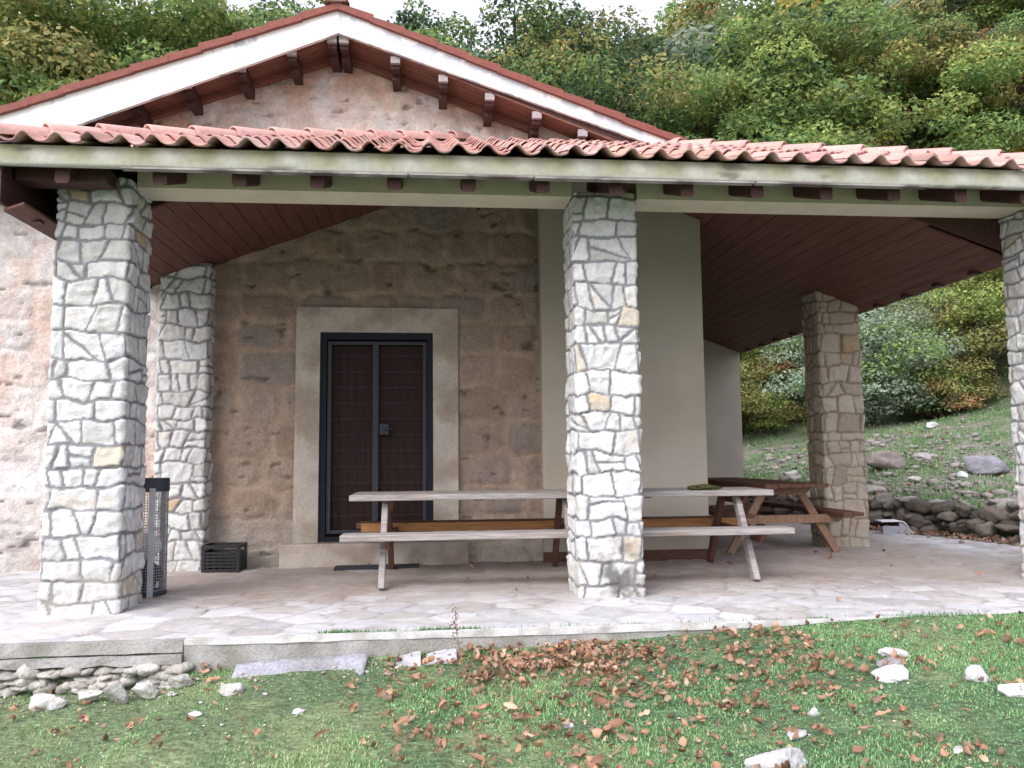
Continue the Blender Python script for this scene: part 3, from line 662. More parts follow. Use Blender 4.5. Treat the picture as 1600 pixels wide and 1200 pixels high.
# fascia, slightly bulging, stained below every tile trough
def make_fascia():
    xs = np.arange(-3.40, 5.60, .025); zs = np.linspace(0, 1, 9)
    X, T = np.meshgrid(xs, zs); X = X.ravel(); T = T.ravel()
    z = 3.265 + .150 * T; y = 5.905 - .02 * np.sin(T * math.pi) - .004 * vnoise(X * 1.2, T, seed=2)
    chip = sstep(.46, .6, fbm(X * 3.0, T * 2.2, seed=33, o=3) + .10 * np.exp(-((X - 2.6) / 1.2) ** 2))
    z = z + .004 * vnoise(X * 3, X * 0, seed=4) * (T < .1); y = y + .006 * chip
    base = np.array([.56, .565, .52]); st = np.clip((np.sin((X + .05) * 2 * math.pi / .44) * .5 + .6) * sstep(-.15, .6, T) + .25 * vnoise(X * 4, T * 3, seed=6), 0, 1)[:, None]
    C = base * (1 - .8 * st) + np.array([.34, .335, .20]) * .8 * st
    C = C * (1 - .75 * chip[:, None]) + np.array([.20, .19, .17]) * .75 * chip[:, None]
    V = np.stack([X, y - 5.9, z - 3.2], -1); V2 = V + [0, .05, 0]
    nx = len(xs); n = len(V); i = np.arange(8 * (nx - 1)); r = i // (nx - 1); c = i % (nx - 1); a = r * nx + c
    F = np.stack([a, a + 1, a + 1 + nx, a + nx], -1); F2 = F[:, ::-1] + n
    c = np.arange(nx - 1); E1 = np.stack([c + 1, c, c + n, c + 1 + n], -1)
    mesh_np('fascia', np.concatenate([V, V2]), np.concatenate([F, F2, E1]), M_fascia, proof, col=np.concatenate([C, C]), smooth=True)
make_fascia()
b = MB()
for k, (x0, x1) in enumerate([(-2.28, -.2), (-.2, .75), (.75, 2.5), (2.5, 3.95)]): b.box(x0 + .01, x1 - .01, 5.885, 5.95, 3.250 + .002 * (k % 2), 3.2625 + .001 * (k % 2))
PR(b, 'drip_strip', mat('dull_drip_metal', (.35, .33, .33), rough=.6, color2=(.12, .10, .10), nscale=3, noise=.2))
# side verge boards (dark wood), porch deck and board ceiling
XL, XR, XM = -3.12, 5.40, 1.14
b = MB(); b.box(XL - .03, XL, 5.95, 8.78, 3.0, 3.42); PR(b, 'side_fascia', M_wood)
b = MB(); b.box(XR, XR + .03, 5.95, 13.8, 2.965, 3.42); PR(b, 'side_fascia', M_wood)
for k in range(6):
    for (xx, s_) in ((XL, 1),):
        b = MB(); y = 6.35 + k * .48; b.box(xx, xx + .10, y - .04, y + .04, 2.965, 3.03); PR(b, 'side_rafter', M_wood)
for k in range(13):
    b = MB(); y = 6.2 + k * .58
    if 9.3 < y < 10.1: continue
    b.box(XR - .10, XR - .001, y - .045, y + .045, 2.895, 2.975); PR(b, 'side_rafter', M_wood)
def ceil_z(x): return 2.93 + .37 * (x - XL + .02) if x < XM else 2.90 + .365 * (XR - x + .02)
b = MB(); wd = .145
n = int((XM - XL) / wd)
for k in range(n):
    x0 = XL + k * wd; x1 = x0 + wd - .006; z0, z1 = 2.95 + .37 * (x0 - XL), 2.95 + .37 * (x1 - XL); j = random.uniform(-.0015, .0015)
    b.prism([(x0, z0 + j), (x1, z1 + j), (x1, z1 + .02 + j), (x0, z0 + .02 + j)], min(8.7, max(6.80, 5.84 + (z1 + .16 - 3.405) / .43)) if z1 > 3.26 else (6.0 if x1 < -2.93 else 6.96), 8.80)
n = int((XR - XM) / wd)
for k in range(n):
    x1 = XR - k * wd; x0 = x1 - wd + .006; z1, z0 = 2.90 + .365 * (XR - x1), 2.90 + .365 * (XR - x0); j = random.uniform(-.0015, .0015)
    b.prism([(x0, z0 + j), (x1, z1 + j), (x1, z1 + .02 + j), (x0, z0 + .02 + j)], max(6.81, 5.84 + (z0 + .16 - 3.405) / .43) if z0 > 3.26 else 6.86, 13.59)
PR(b, 'ceiling_boards', M_soffit)
b = MB(); b.prism([(XL, 2.985), (-2.2, 3.33), (-2.2, 3.60), (XL, 3.40)], 6.822, 6.845); PR(b, 'end_board', M_wood)
b = MB(); b.prism([(4.2, 3.36), (XR, 2.935), (XR, 3.42), (4.2, 3.75)], 6.822, 6.845); PR(b, 'end_board', M_wood)
b = MB(); z = 3.0
for k in range(3):
    b.box(XL, XR, 5.955 + k * .16, 5.955 + k * .16 + .155, 3.345 + .04 * k, 3.36 + .04 * k)
PR(b, 'eave_boards', M_wood)
b = MB(); b.box(-3.40, XL - .031, 5.93, 8.6, 3.36, 3.375); b.bm.verts.ensure_lookup_table(); PR(b, 'overhang_board', M_wood)
b = MB(); v = b.box(-3.40, XL - .001, 5.90, 8.6, 3.385, 3.40)
for q in v: q.co.z += .43 * (q.co.y - 5.90) + .02
PR(b, 'overhang_board', M_wood)
# decks (solid backing under the tiles)
FS, SS = .43, .37; EZ = 3.405; EY = 5.84
def deck_top(x, y): return EZ + FS * (y - EY)
HY = lambda x: EY + (min(x - XL, XR - x)) * SS / FS
AYP = HY(XM); AZP = EZ + SS * (XM - XL)
def poly_slab(mb, pts, th):
    a = [mb.bm.verts.new(p) for p in pts]; c = [mb.bm.verts.new((p[0], p[1], p[2] - th)) for p in pts]; n = len(pts)
    mb.bm.faces.new(a); mb.bm.faces.new(c[::-1])
    for i in range(n): mb.bm.faces.new((a[(i + 1) % n], a[i], c[i], c[(i + 1) % n]))
b = MB(); 
poly_slab(b, [(XL, EY + .1, EZ - .01), (XR, EY + .1, EZ - .01), (XM, AYP, AZP - .05)], .04)
poly_slab(b, [(XL, EY + .1, EZ - .015), (XM, AYP, AZP - .055), (XM, 13.8, AZP - .055), (XL, 13.8, EZ - .015)][0:1] + [(XM, AYP, AZP - .055), (-1.0, 8.79, EZ + SS * (-1.0 - XL)), (XL, 8.79, EZ - .015)], .04)
poly_slab(b, [(XR, EY + .1, EZ - .015), (XR, 13.8, EZ - .015), (XM, 13.8, AZP - .055), (XM, AYP, AZP - .055)], .04)
poly_slab(b, [(XM, AYP, AZP - .05), (XM, 13.8, AZP - .05), (-1.0, 13.8, EZ + SS * (-1.0 - XL)), (-1.0, 8.79, EZ + SS * (-1.0 - XL))], .04)
PR(b, 'roof_deck', M_wood)

# tiles -------------------------------------------------------------------
def tiles(name, O, U, Vd, Nn, ncol, nrow, inside, parent, off, wv=.22, ex=.355, seed=0, seg=10, pale=0):
    O, U, Vd, Nn = (np.array(a, float) for a in (O, U, Vd, Nn)); g = np.random.default_rng(seed)
    Vs, Fs, Cs = [], [], []; n0 = 0; s = np.linspace(0, 1, seg + 1)
    for r in range(nrow):
        for c in range(ncol):
            ctr = O + U * (c + .5) * wv + Vd * (r + .5) * ex
            if not inside(ctr): continue
            j = g.normal(0, .0035, 3); sk = g.normal(0, .006)
            prof = .034 * np.cos(2 * np.pi * (s - .25)) + .006 * np.cos(4 * np.pi * (s - .25))
            L = ex + .06; pts = []
            for t, lift in ((0, .034), (1, .004)):
                for th in (0, -.016):
                    k = c * wv + s * wv * 1.03 + (sk * t)
                    pts.append(O + U * k[:, None] + Vd * (r * ex + t * L + j[0]) + Nn * (prof + lift + j[1] + th)[:, None])
            V = np.concatenate(pts); m_ = seg + 1; F = []
            for i in range(seg):
                F.append((i, i + 1, 2 * m_ + i + 1, 2 * m_ + i))          # top
                F.append((m_ + i, m_ + i + 1, i + 1, i))                  # front lip
                F.append((3 * m_ + i, 3 * m_ + i + 1, m_ + i + 1, m_ + i))
            col = np.array([.50, .29, .265]) * g.uniform(.82, 1.14) + g.normal(0, .012, 3)
            if g.random() < .2 + pale: col = col * .6 + np.array([.55, .42, .38]) * .4
            elif g.random() < .14: col = col * .68 + np.array([.10, .09, .08]) * .3
            Vs.append(V - off); Fs.append(np.array(F) + n0); Cs.append(np.tile(np.clip(col, .02, 1), (len(V), 1))); n0 += len(V)
    return mesh_np(name, np.concatenate(Vs), np.concatenate(Fs), M_tile, parent, col=np.concatenate(Cs), smooth=True)
def nrm(a): a = np.array(a, float); return a / np.linalg.norm(a)
POFF = np.array([0, 5.9, 3.2])
tiles('roof_tiles', (XL - .28, 5.80, 3.405), (1, 0, 0), nrm((0, 1, FS)), nrm((0, -FS, 1)), 41, 12,
      lambda p: p[1] < HY(p[0]) + .12 and not (p[0] < 2.75 and p[1] > 8.75), proof, POFF, seed=1)
tiles('roof_tiles', (XR + .05, 5.9, 3.42), (0, 1, 0), nrm((-1, 0, SS)), nrm((SS, 0, 1)), 36, 13,
      lambda p: p[1] > HY(p[0]) + .12 and p[1] < 13.8, proof, POFF, seed=2, seg=6)
tiles('roof_tiles', (XL - .05, 8.7, 3.42), (0, -1, 0), nrm((1, 0, SS)), nrm((-SS, 0, 1)), 13, 6,
      lambda p: p[1] > HY(p[0]) + .12, proof, POFF, seed=3, seg=6)
def caps(name, A, B, parent, off, r=.085, ex=.38, seed=0, up=(0, 0, 1)):
    A, B = np.array(A, float), np.array(B, float); d = B - A; L = np.linalg.norm(d); d /= L; x = np.cross(d, up); x /= np.linalg.norm(x); u = np.cross(x, d)
    g = np.random.default_rng(seed); Vs, Fs, Cs = [], [], []; n0 = 0; n = int(L / ex) + 1; m_ = 11; th = np.linspace(-.15, math.pi + .15, m_)
    for k in range(n):
        t0, t1 = k * ex, min((k + 1) * ex + .06, L + .1); pts = []
        for t, rr, lf in ((t0, r * 1.12, .022), (t0 + .03, r * 1.10, .022), (t1, r * .9, 0)):
            for dr in (0, -.014):
                pts.append(A + d * t + x * (np.cos(th) * (rr + dr))[:, None] + u * (np.sin(th) * (rr + dr) + lf)[:, None])
        V = np.concatenate(pts); F = []
        for i in range(m_ - 1):
            F += [(i, i + 1, 2 * m_ + i + 1, 2 * m_ + i), (2 * m_ + i, 2 * m_ + i + 1, 4 * m_ + i + 1, 4 * m_ + i), (m_ + i, m_ + i + 1, i + 1, i), (5 * m_ + i, 5 * m_ + i + 1, m_ + i + 1, m_ + i)]
        col = np.array([.53, .32, .29]) * g.uniform(.9, 1.12)
        Vs.append(V - off); Fs.append(np.array(F) + n0); Cs.append(np.tile(col, (len(V), 1))); n0 += len(V)
    return mesh_np(name, np.concatenate(Vs), np.concatenate(Fs), M_tile, parent, col=np.concatenate(Cs), smooth=True)
caps('hip_tiles', (XL - .03, 5.84, 3.43), (XM, AYP, AZP + .02), proof, POFF, seed=1)
caps('hip_tiles', (XR + .03, 5.84, 3.43), (XM, AYP, AZP + .02), proof, POFF, seed=2)
caps('ridge_tiles', (XM, AYP, AZP + .02), (XM, 13.8, AZP + .02), proof, POFF, seed=3)

# main gable roof ----------------------------------------------------------
mroof = empty('main_roof', (AX, 8.29, AZ)); mroof.parent = chapel; MOFF = np.array([AX, 8.29, AZ])
def MR(bm, name, m, smooth=False, jit=0, lab=None):
    o = bm.build(name, m, None, smooth, jit); o.data.transform(Matrix.Translation((-AX, -8.29, -AZ))); o.parent = mroof
    if lab: o['label'] = lab
    return o
XE = -5.75; XF = 3.35
b = MB(); b.prism([(-5.75, 3.66), (-4.4, 4.21), (-3.58, 4.548), (-1.013, 5.619), (-1.013, 5.885), (-1.10, 5.855), (-5.75, 4.10)], 8.245, 8.29); MR(b, 'bargeboard', M_barge, lab='left white gable board, wider and brighter')
b = MB(); b.prism([(-1.011, 5.619), (2.441, 4.468), (3.35, 4.17), (3.35, 4.25), (-.93, 5.852), (-1.011, 5.885)], 8.245, 8.29); MR(b, 'bargeboard', M_barge2, lab='right white gable board with grey peeled patches')
# gable soffit boards (run along the slope) and deck
def slope_slab(mb, x0, x1, y0, y1, dz, th):
    z0, z1 = AZ - SL * abs(x0 - AX) + dz, AZ - SL * abs(x1 - AX) + dz
    mb.prism([(x0, z0), (x1, z1), (x1, z1 + th), (x0, z0 + th)], y0, y1)
b = MB()
for k in range(5):
    y0 = 8.295 + k * .112
    slope_slab(b, -5.74, AX, y0, y0 + .106, 0, .022); slope_slab(b, AX, 3.34, y0, y0 + .106, 0, .022)
MR(b, 'gable_soffit', M_soffit_x)
b = MB(); slope_slab(b, -5.74, AX, 8.295, 18.1, .0225, .12); slope_slab(b, AX, 3.34, 8.295, 18.1, .0225, .12); MR(b, 'roof_deck', M_wood)
for x in [-1.09, -.965, -1.51, -2.03, -2.58, -3.11, -3.63, -4.15, -.42, .09, .59, 1.10, 1.60, 2.10]:
    b = MB(); z = soff(x)
    v = b.prism([(x - .045, z - .17), (x + .045, z - .17), (x + .045, z - .008), (x - .045, z - .008)], 8.50, 8.80)
    v2 = b.prism([(x - .045, z - .12), (x + .045, z - .12), (x + .045, z - .008), (x - .045, z - .008)], 8.345, 8.499)
    p = MR(b, 'purlin', M_wood)
    b = MB(); b.box(x - .05, x + .05, 8.295, 8.344, z - .075, z - .002); c = MR(b, 'painted_tip', M_tip); c.parent = p
# a board running along the wall head under the purlins
b = MB()
for (xa, xb) in ((-5.3, AX), (AX, 1.4)):
    za, zb = soff(xa), soff(xb); b.prism([(xa, za - .075), (xb, zb - .075), (xb, zb - .003), (xa, za - .003)], 8.70, 8.765)
MR(b, 'wall_plate', M_soffit_x)
ang = math.hypot(1, SL)
tiles('roof_tiles', (-5.85, 8.32, 3.98), (0, 1, 0), nrm((1, 0, SL)), nrm((-SL, 0, 1)), 45, 14, lambda p: p[0] < AX + .05, mroof, MOFF, seed=5, seg=6)
tiles('roof_tiles', (3.45, 18.1, 4.13), (0, -1, 0), nrm((-1, 0, SL)), nrm((SL, 0, 1)), 44, 13, lambda p: p[0] > AX - .05, mroof, MOFF, seed=6, seg=6)
# verge tiles: overlapping angle pieces stepping up the slope, showing a dark red edge
def verge(x0, z0, x1, z1, seed):
    g = np.random.default_rng(seed); L = math.hypot(x1 - x0, z1 - z0); n = int(L / .36); b = MB()
    dx, dz = (x1 - x0) / L, (z1 - z0) / L
    for k in range(n + 1):
        a, c = k * .36, min((k + 1) * .36 + .04, L); la = .020; j = g.uniform(-.005, .005)
        xa, za = x0 + dx * a, z0 + dz * a + la + j; xc, zc = x0 + dx * c, z0 + dz * c + j
        pts = [(xa, za - .085), (xc, zc - .072), (xc, zc - .008), (xa, za)]
        if x1 < x0: pts = [pts[1], pts[0], pts[3], pts[2]]
        b.prism(pts, 8.195 + .004 * (k % 2), 8.47 - .004 * (k % 2))
    return MR(b, 'verge_tiles', mat('dark_red_verge_tile', (.22, .075, .06), rough=.7, noise=.15, nscale=6, fine=.15, fscale=40, bump=.3, bscale=30))
verge(-5.8, 4.125, -1.02, 5.935, 1); verge(3.4, 4.285, -1.02, 5.935, 2)
caps('ridge_tiles', (AX, 8.17, 5.92), (AX, 18.2, 5.92), mroof, MOFF, r=.12, seed=8)
b = MB(); b.prism([(AX + .10 * math.cos(t), 5.935 + .115 * math.sin(t)) for t in [math.pi * k / 8 for k in range(9)]], 8.16, 8.20)
MR(b, 'ridge_end_mortar', mat('pale_mortar', (.55, .50, .50), rough=.95, fine=.2, bump=.5, color2=(.42, .30, .28), nscale=8), jit=.004)

# ------------------------------------------------------------------ picnic tables
def picnic(name, label, L, frames, loc, rz, mt, ml, mb_, W=.74, light_leg=None, edge_m=None):
    root = empty(name, loc, rz); tag(root, label, 'picnic table', 'picnic tables under the porch')
    # x along the length, y across (front = -y)
    H = .80
    b = MB()
    for k in range(5):
        y0 = -W / 2 + k * W / 5; dx = random.uniform(-.006, .006); b.box(-L / 2 + dx, L / 2 + dx, y0 + .003, y0 + W / 5 - .003, H - .042 - (.012 if k == 0 else 0), H, bev=.005)
    b.build('tabletop', mt, root)
    for s, mm in ((-1, mt), (1, mb_)):
        b = MB()
        for k in range(2):
            y0 = s * .635 - .125 + k * .125; b.box(-L / 2 - .03, L / 2 + .02, y0 + .003, y0 + .122, .438 - (.014 if (k == 0) else 0), .480, bev=.006)
        b.build('bench', mm, root)
        if s == 1 and edge_m:
            b = MB(); b.box(-L / 2 + .02, L / 2, .498, .509, .392, .476, bev=.003); b.build('bench_edge', edge_m, root)
    for fx in frames:
        for s in (-1, 1):
            b = MB()
            b.bar((fx, s * .64, 0.0), (fx, s * .19, H - .045), .055, .095, up=(0, 1, 0), bev=.006)
            # flat foot cut
            for v in b.bm.verts:
                if v.co.z < .012: v.co.z = 0.0
                if v.co.z > H - .045: v.co.z = H - .045
            o = b.build('leg', ml, root)
            if s == -1 and light_leg: o.data.materials[0] = light_leg
        b = MB(); o_ = .058
        v = b.box(fx + .03, fx + .075, -.74, .74, .345, .437)
        for q in v:
            if abs(q.co.y) > .7 and q.co.z < .4: q.co.y *= .87
        b.build('bench_bearer', ml, root)
        b = MB(); v = b.box(fx + .03, fx + .075, -W / 2 + .03, W / 2 - .03, H - .135, H - .043)
        for q in v:
            if q.co.z < H - .1: q.co.y *= .75
        b.build('top_bearer', ml, root)
    for fx in (-.8, .75):
        b = MB(); b.box(fx - .05, fx + .05, -W / 2 + .02, W / 2 - .02, H - .062, H - .0425); b.build('batten', mb_, root)
    return root
picnic('picnic_table', 'long grey weathered picnic table standing behind the centre pillar', 3.95, [-1.66, 0.02, 1.67], (1.205, 7.72, 0), R(-.8), M_gwood, M_bwood, M_bwood, light_leg=M_gwood, edge_m=M_owood)
picnic('picnic_table', 'dark brown picnic table seen end on beside the rear right pillar', 2.65, [-.95, .92], (3.955, 9.88, 0), R(-89), M_bwood, M_twood, M_bwood)
# mossy rag on the table
V, F = rock_geo(55, (.15, .055, .028), cuts=3, sub=4, rough=.22, flat=.8)
V[:, 2] *= 1 - .45 * sstep(.0, .14, V[:, 0]); o = mesh_np('crumpled_rag', V, F, M_moss, smooth=True); o.location = (2.56, 7.45, .822); o.rotation_euler = (0, 0, -.1)
tag(o, 'crumpled olive green rag lying on the grey tabletop', 'rag')

# litter bin of wire mesh ---------------------------------------------------
bx, by = -2.46, 7.17; bin_ = empty('litter_bin', (bx, by, 0)); tag(bin_, 'tall round wire mesh litter bin behind the left pillar', 'litter bin')
b = MB(); r = .175; n = 48
for k in range(n):
    t = 2 * math.pi * k / n; b.box(r * math.cos(t) - .0016, r * math.cos(t) + .0016, r * math.sin(t) - .0016, r * math.sin(t) + .0016, .03, .88)
def ring(mb, z, h, rr, th, n=40):
    for k in range(n):
        t0, t1 = 2 * math.pi * k / n, 2 * math.pi * (k + 1) / n
        vs = [mb.bm.verts.new((q * math.cos(t), q * math.sin(t), zz)) for t in (t0, t1) for q in (rr, rr - th) for zz in (z, z + h)]
        a = vs; 
        for f in ((0, 4, 5, 1), (2, 3, 7, 6), (1, 5, 7, 3), (0, 2, 6, 4)): mb.bm.faces.new([a[i] for i in f])
for k in range(36): ring(b, .05 + k * .0235, .004, r + .003, .003, 32)
b.build('wire_mesh', M_steel, bin_)
b = MB(); ring(b, .87, .11, r + .008, .010); b.build('rim', M_iron2, bin_)
b = MB(); ring(b, .0, .035, r + .006, .02); b.build('base_ring', M_iron2, bin_)
b = MB()
for t in (-1.0, 1.1, 3.1):
    c, s_ = math.cos(t), math.sin(t); v = b.box(-.024, .024, -.006, .006, .0, .90); bmesh.ops.rotate(b.bm, verts=v, cent=(0, 0, 0), matrix=Matrix.Rotation(t + math.pi / 2, 3, 'Z')); bmesh.ops.translate(b.bm, verts=v, vec=((r + .014) * c, (r + .014) * s_, 0))
b.build('upright', M_steel, bin_)
V, F = rock_geo(66, (.15, .15, .15), cuts=5, sub=3, rough=.12); V[:, 2] += .15
o = mesh_np('rubbish_bag', V, F, M_black, smooth=True); o.location = (bx, by, 0.0); tag(o, 'black rubbish bag lying inside the wire bin', 'bag')
V, F = rock_geo(67, (.10, .09, .12), cuts=9, sub=3, rough=.2); o = mesh_np('crumpled_paper', V, F, M_white); o.location = (bx + .03, by, .38); tag(o, 'crumpled white wrapping on top of the bag in the wire bin', 'rubbish')

# black crate -----------------------------------------------------------------
cr = empty('plastic_crate', (-2.15, 8.57, 0), R(-4)); tag(cr, 'black slatted plastic crate on the paving by the wall', 'crate')
def crate_side(mb, ax, c, w_, h0, h1):
    # ax 'x': plane at y=c spanning x +-w_; ax 'y': plane x=c spanning y +-w_
    def bx_(a0, a1, z0, z1, t=.006):
        if ax == 'x': mb.box(a0, a1, c - t, c + t, z0, z1)
        else: mb.box(c - t, c + t, a0, a1, z0, z1)
    bx_(-w_, w_, 0, .03); bx_(-w_, w_, h1 - .035, h1, .010); bx_(-w_, -w_ + .03, .03, h1 - .035); bx_(w_ - .03, w_, .03, h1 - .035)
    for k in range(5):
        z = .045 + k * .033
        if z < h1 - .09: bx_(-w_ + .03, w_ - .03, z, z + .022, .004)
    for k in range(5): bx_(-w_ + .03 + (k + .5) * (2 * w_ - .06) / 5 - .006, -w_ + .03 + (k + .5) * (2 * w_ - .06) / 5 + .006, .03, h1 - .09, .0055)
for nme, ax, c, w_ in (('side_panel', 'x', -.125, .19), ('side_panel', 'x', .125, .19), ('end_panel', 'y', -.184, .118), ('end_panel', 'y', .184, .118)):
    b = MB(); crate_side(b, ax, c, w_, 0, .27); b.build(nme, M_black, cr)
b = MB(); b.box(-.177, .177, -.118, .118, .006, .014); b.build('bottom', M_black, cr)

# doormat
o = wavy_box(-.43, .43, 5.23, 5.47, .0, .022, j=.004, seed=9).build('doormat', M_mat); o.location = (-.6, 8.50, -.002); o.rotation_euler = (0, 0, R(1)); tag(o, 'dark flat rubber doormat below the chapel door', 'doormat')

# bent white plastic piece
wp = empty('plastic_step', (6.47, 10.85, 0), R(-12)); tag(wp, 'small bent white plastic step at the foot of the dry stone wall', 'plastic step')
b = MB(); prof = [(-.24, .165), (.02, .17), (.07, .155), (.10, .12), (.13, .06), (.18, .0)]
for (x0, z0), (x1, z1) in zip(prof, prof[1:]): b.prism([(x0, z0), (x1, z1), (x1 + .002, z1 + .014), (x0 + .002, z0 + .014)], -.13, .13)
b.build('bent_top', M_white, wp, smooth=False)
b = MB(); b.prism([(-.22, .0), (.16, .0), (.09, .11), (.06, .14), (.0, .15), (.0, .11), (-.22, .11)], -.125, -.115); b.build('side_panel', M_greyp, wp)

# ------------------------------------------------------------------ vegetation
def leaves_geo(P, Nn, size, g, bend=.25):
    """diamond leaves, two triangles bent along the midrib"""
    n = len(P); t = g.normal(size=(n, 3)); t -= Nn * (t * Nn).sum(1)[:, None]; t /= np.linalg.norm(t, axis=1)[:, None] + 1e-9
    s = np.cross(Nn, t); L = size[:, None] * .5; Wd = L * .55
    V = np.stack([P - t * L, P + s * Wd - Nn * L * bend, P + t * L, P - s * Wd - Nn * L * bend], 1).reshape(-1, 3)
    i = np.arange(n) * 4; F = np.concatenate([np.stack([i, i + 1, i + 2], -1), np.stack([i, i + 2, i + 3], -1)])
    return V, F
PALS = {'green': [(.14, .24, .08), (.11, .20, .08), (.19, .28, .08)], 'light': [(.22, .31, .09), (.15, .26, .08), (.29, .35, .11)],
        'blue': [(.24, .34, .25), (.29, .38, .28), (.18, .27, .19)], 'yellow': [(.46, .35, .06), (.34, .32, .07), (.54, .40, .08)],
        'rust': [(.24, .14, .07), (.20, .18, .07), (.30, .19, .09)], 'dark': [(.05, .10, .045), (.065, .13, .05), (.04, .075, .035)],
        'olive': [(.23, .25, .09), (.17, .20, .08), (.30, .29, .11)]}
def crown(seed, rx, ry, rz, npad, nleaf, lsize, pals, zc):
    g = np.random.default_rng(seed)
    d = g.normal(size=(npad, 3)); d /= np.linalg.norm(d, axis=1)[:, None]; rad = g.uniform(.25, 1, npad) ** .5
    C = d * rad[:, None] * [rx, ry, rz]; taper = 1 - .35 * np.clip(C[:, 2] / rz, -.2, 1); C[:, :2] *= taper[:, None]; C[:, 2] += zc
    pr = g.uniform(.35, .95, npad) * (rx + ry) / 2 * .42
    pid = g.choice(npad, nleaf, p=pr ** 2 / (pr ** 2).sum()); q = g.normal(size=(nleaf, 3)); q /= np.linalg.norm(q, axis=1)[:, None]; q *= g.uniform(.25, 1, nleaf)[:, None] ** .4
    P = C[pid] + q * pr[pid][:, None] * [1, 1, .38]
    droop = (q[:, :2] ** 2).sum(1) * pr[pid] * .28; P[:, 2] -= droop
    P += .05 * g.normal(size=P.shape)
    Nn = q * [.6, .6, .5] + [0, 0, .55] + g.normal(0, .45, (nleaf, 3)); Nn /= np.linalg.norm(Nn, axis=1)[:, None]
    V, F = leaves_geo(P, Nn, lsize * g.uniform(.6, 1.35, nleaf), g)
    pc = np.array([PALS[k] for k in pals]); padc = g.integers(0, len(pals), npad); padt = g.uniform(.7, 1.3, npad)
    c = pc[padc[pid], g.integers(0, 3, nleaf)] * padt[pid][:, None] * g.uniform(.75, 1.25, (nleaf, 1))
    return V, F, np.repeat(c, 4, 0), C, pr
def tree_parts(seed, h, rx, rz, zc, npad, nleaf, ls, pals, trunk_r=.16, stems=1):
    V, F, c, C, pr = crown(seed, rx, rx, rz, npad, nleaf, ls, pals, zc)
    co = mesh_np('crown', V, F, M_leaf, None, col=c); g = random.Random(seed)
    b = MB()
    for s_ in range(stems):
        ox, oy = (g.uniform(-.25, .25), g.uniform(-.25, .25)) if stems > 1 else (0, 0); lx, ly = g.uniform(-.5, .5), g.uniform(-.5, .5); top = zc + rz * .75
        pts = [(ox + lx * (t ** 1.5) + .12 * math.sin(3 * t + s_), oy + ly * (t ** 1.5), -.4 + (top + .4) * t) for t in [k / 7 for k in range(8)]]
        b.tube(pts, [trunk_r * (1.25 - 1.1 * k / 7) for k in range(8)], 8)
        idx = g.sample(range(len(C)), min(len(C), 16 // stems + 3))
        for i in idx:
            e = Vector(C[i]); t = max(.3, min(.9, (e.z - .25 * rz) / top)); k = t * 7; k0 = int(k); a = Vector(pts[k0]).lerp(Vector(pts[min(k0 + 1, 7)]), k - k0)
            mid = a.lerp(e, .5) + Vector((0, 0, -.12 * rx * .3)); b.tube([a, mid, e], [trunk_r * .36, trunk_r * .22, trunk_r * .07], 5)
    tr = b.build('trunk', M_bark, None, smooth=True)
    return co, tr
PROTO = {}
def proto(key, *a, **k): PROTO[key] = tree_parts(*a, **k)
proto('green', 1, 11, 3.4, 4.2, 6.6, 105, 54000, .135, ['green', 'green', 'light'])
proto('mixed', 2, 11, 3.2, 4.4, 6.4, 100, 48000, .135, ['green', 'light', 'olive'], trunk_r=.19)
proto('dark', 3, 12, 2.8, 4.8, 6.8, 100, 48000, .13, ['dark', 'green', 'blue'], trunk_r=.22)
proto('yellow', 4, 10, 2.6, 3.4, 6.2, 66, 25000, .125, ['yellow', 'yellow', 'light'], trunk_r=.12)
proto('rust', 5, 10, 2.8, 3.8, 6.0, 80, 32000, .125, ['rust', 'green', 'olive', 'light'], trunk_r=.15)
proto('sparse', 6, 11, 3.1, 4.6, 6.6, 64, 14000, .135, ['green', 'dark', 'olive'], trunk_r=.2)
proto('bluebush', 7, 4, 2.3, 1.6, 1.75, 70, 24000, .095, ['blue', 'blue', 'green'], trunk_r=.06, stems=4)
proto('greenbush', 8, 4, 1.9, 1.6, 1.7, 60, 20000, .09, ['light', 'light', 'olive'], trunk_r=.06, stems=4)
proto('rustbush', 9, 4, 1.7, 1.2, 1.3, 40, 9000, .09, ['rust', 'olive', 'olive'], trunk_r=.05, stems=3)
used = set()
def put(key, name, x, y, sc, rz, label, cat='tree', group='trees on the slope behind the chapel', dz=0, sz=1.0):
    root = empty(name, (x, y, float(ground(x, y)) + dz), rz); root.scale = (sc, sc, sc * sz)
    for o in PROTO[key]:
        if key in used: c = o.copy(); COL.objects.link(c)
        else: c = o
        c.parent = root
    used.add(key); tag(root, label, cat, group)
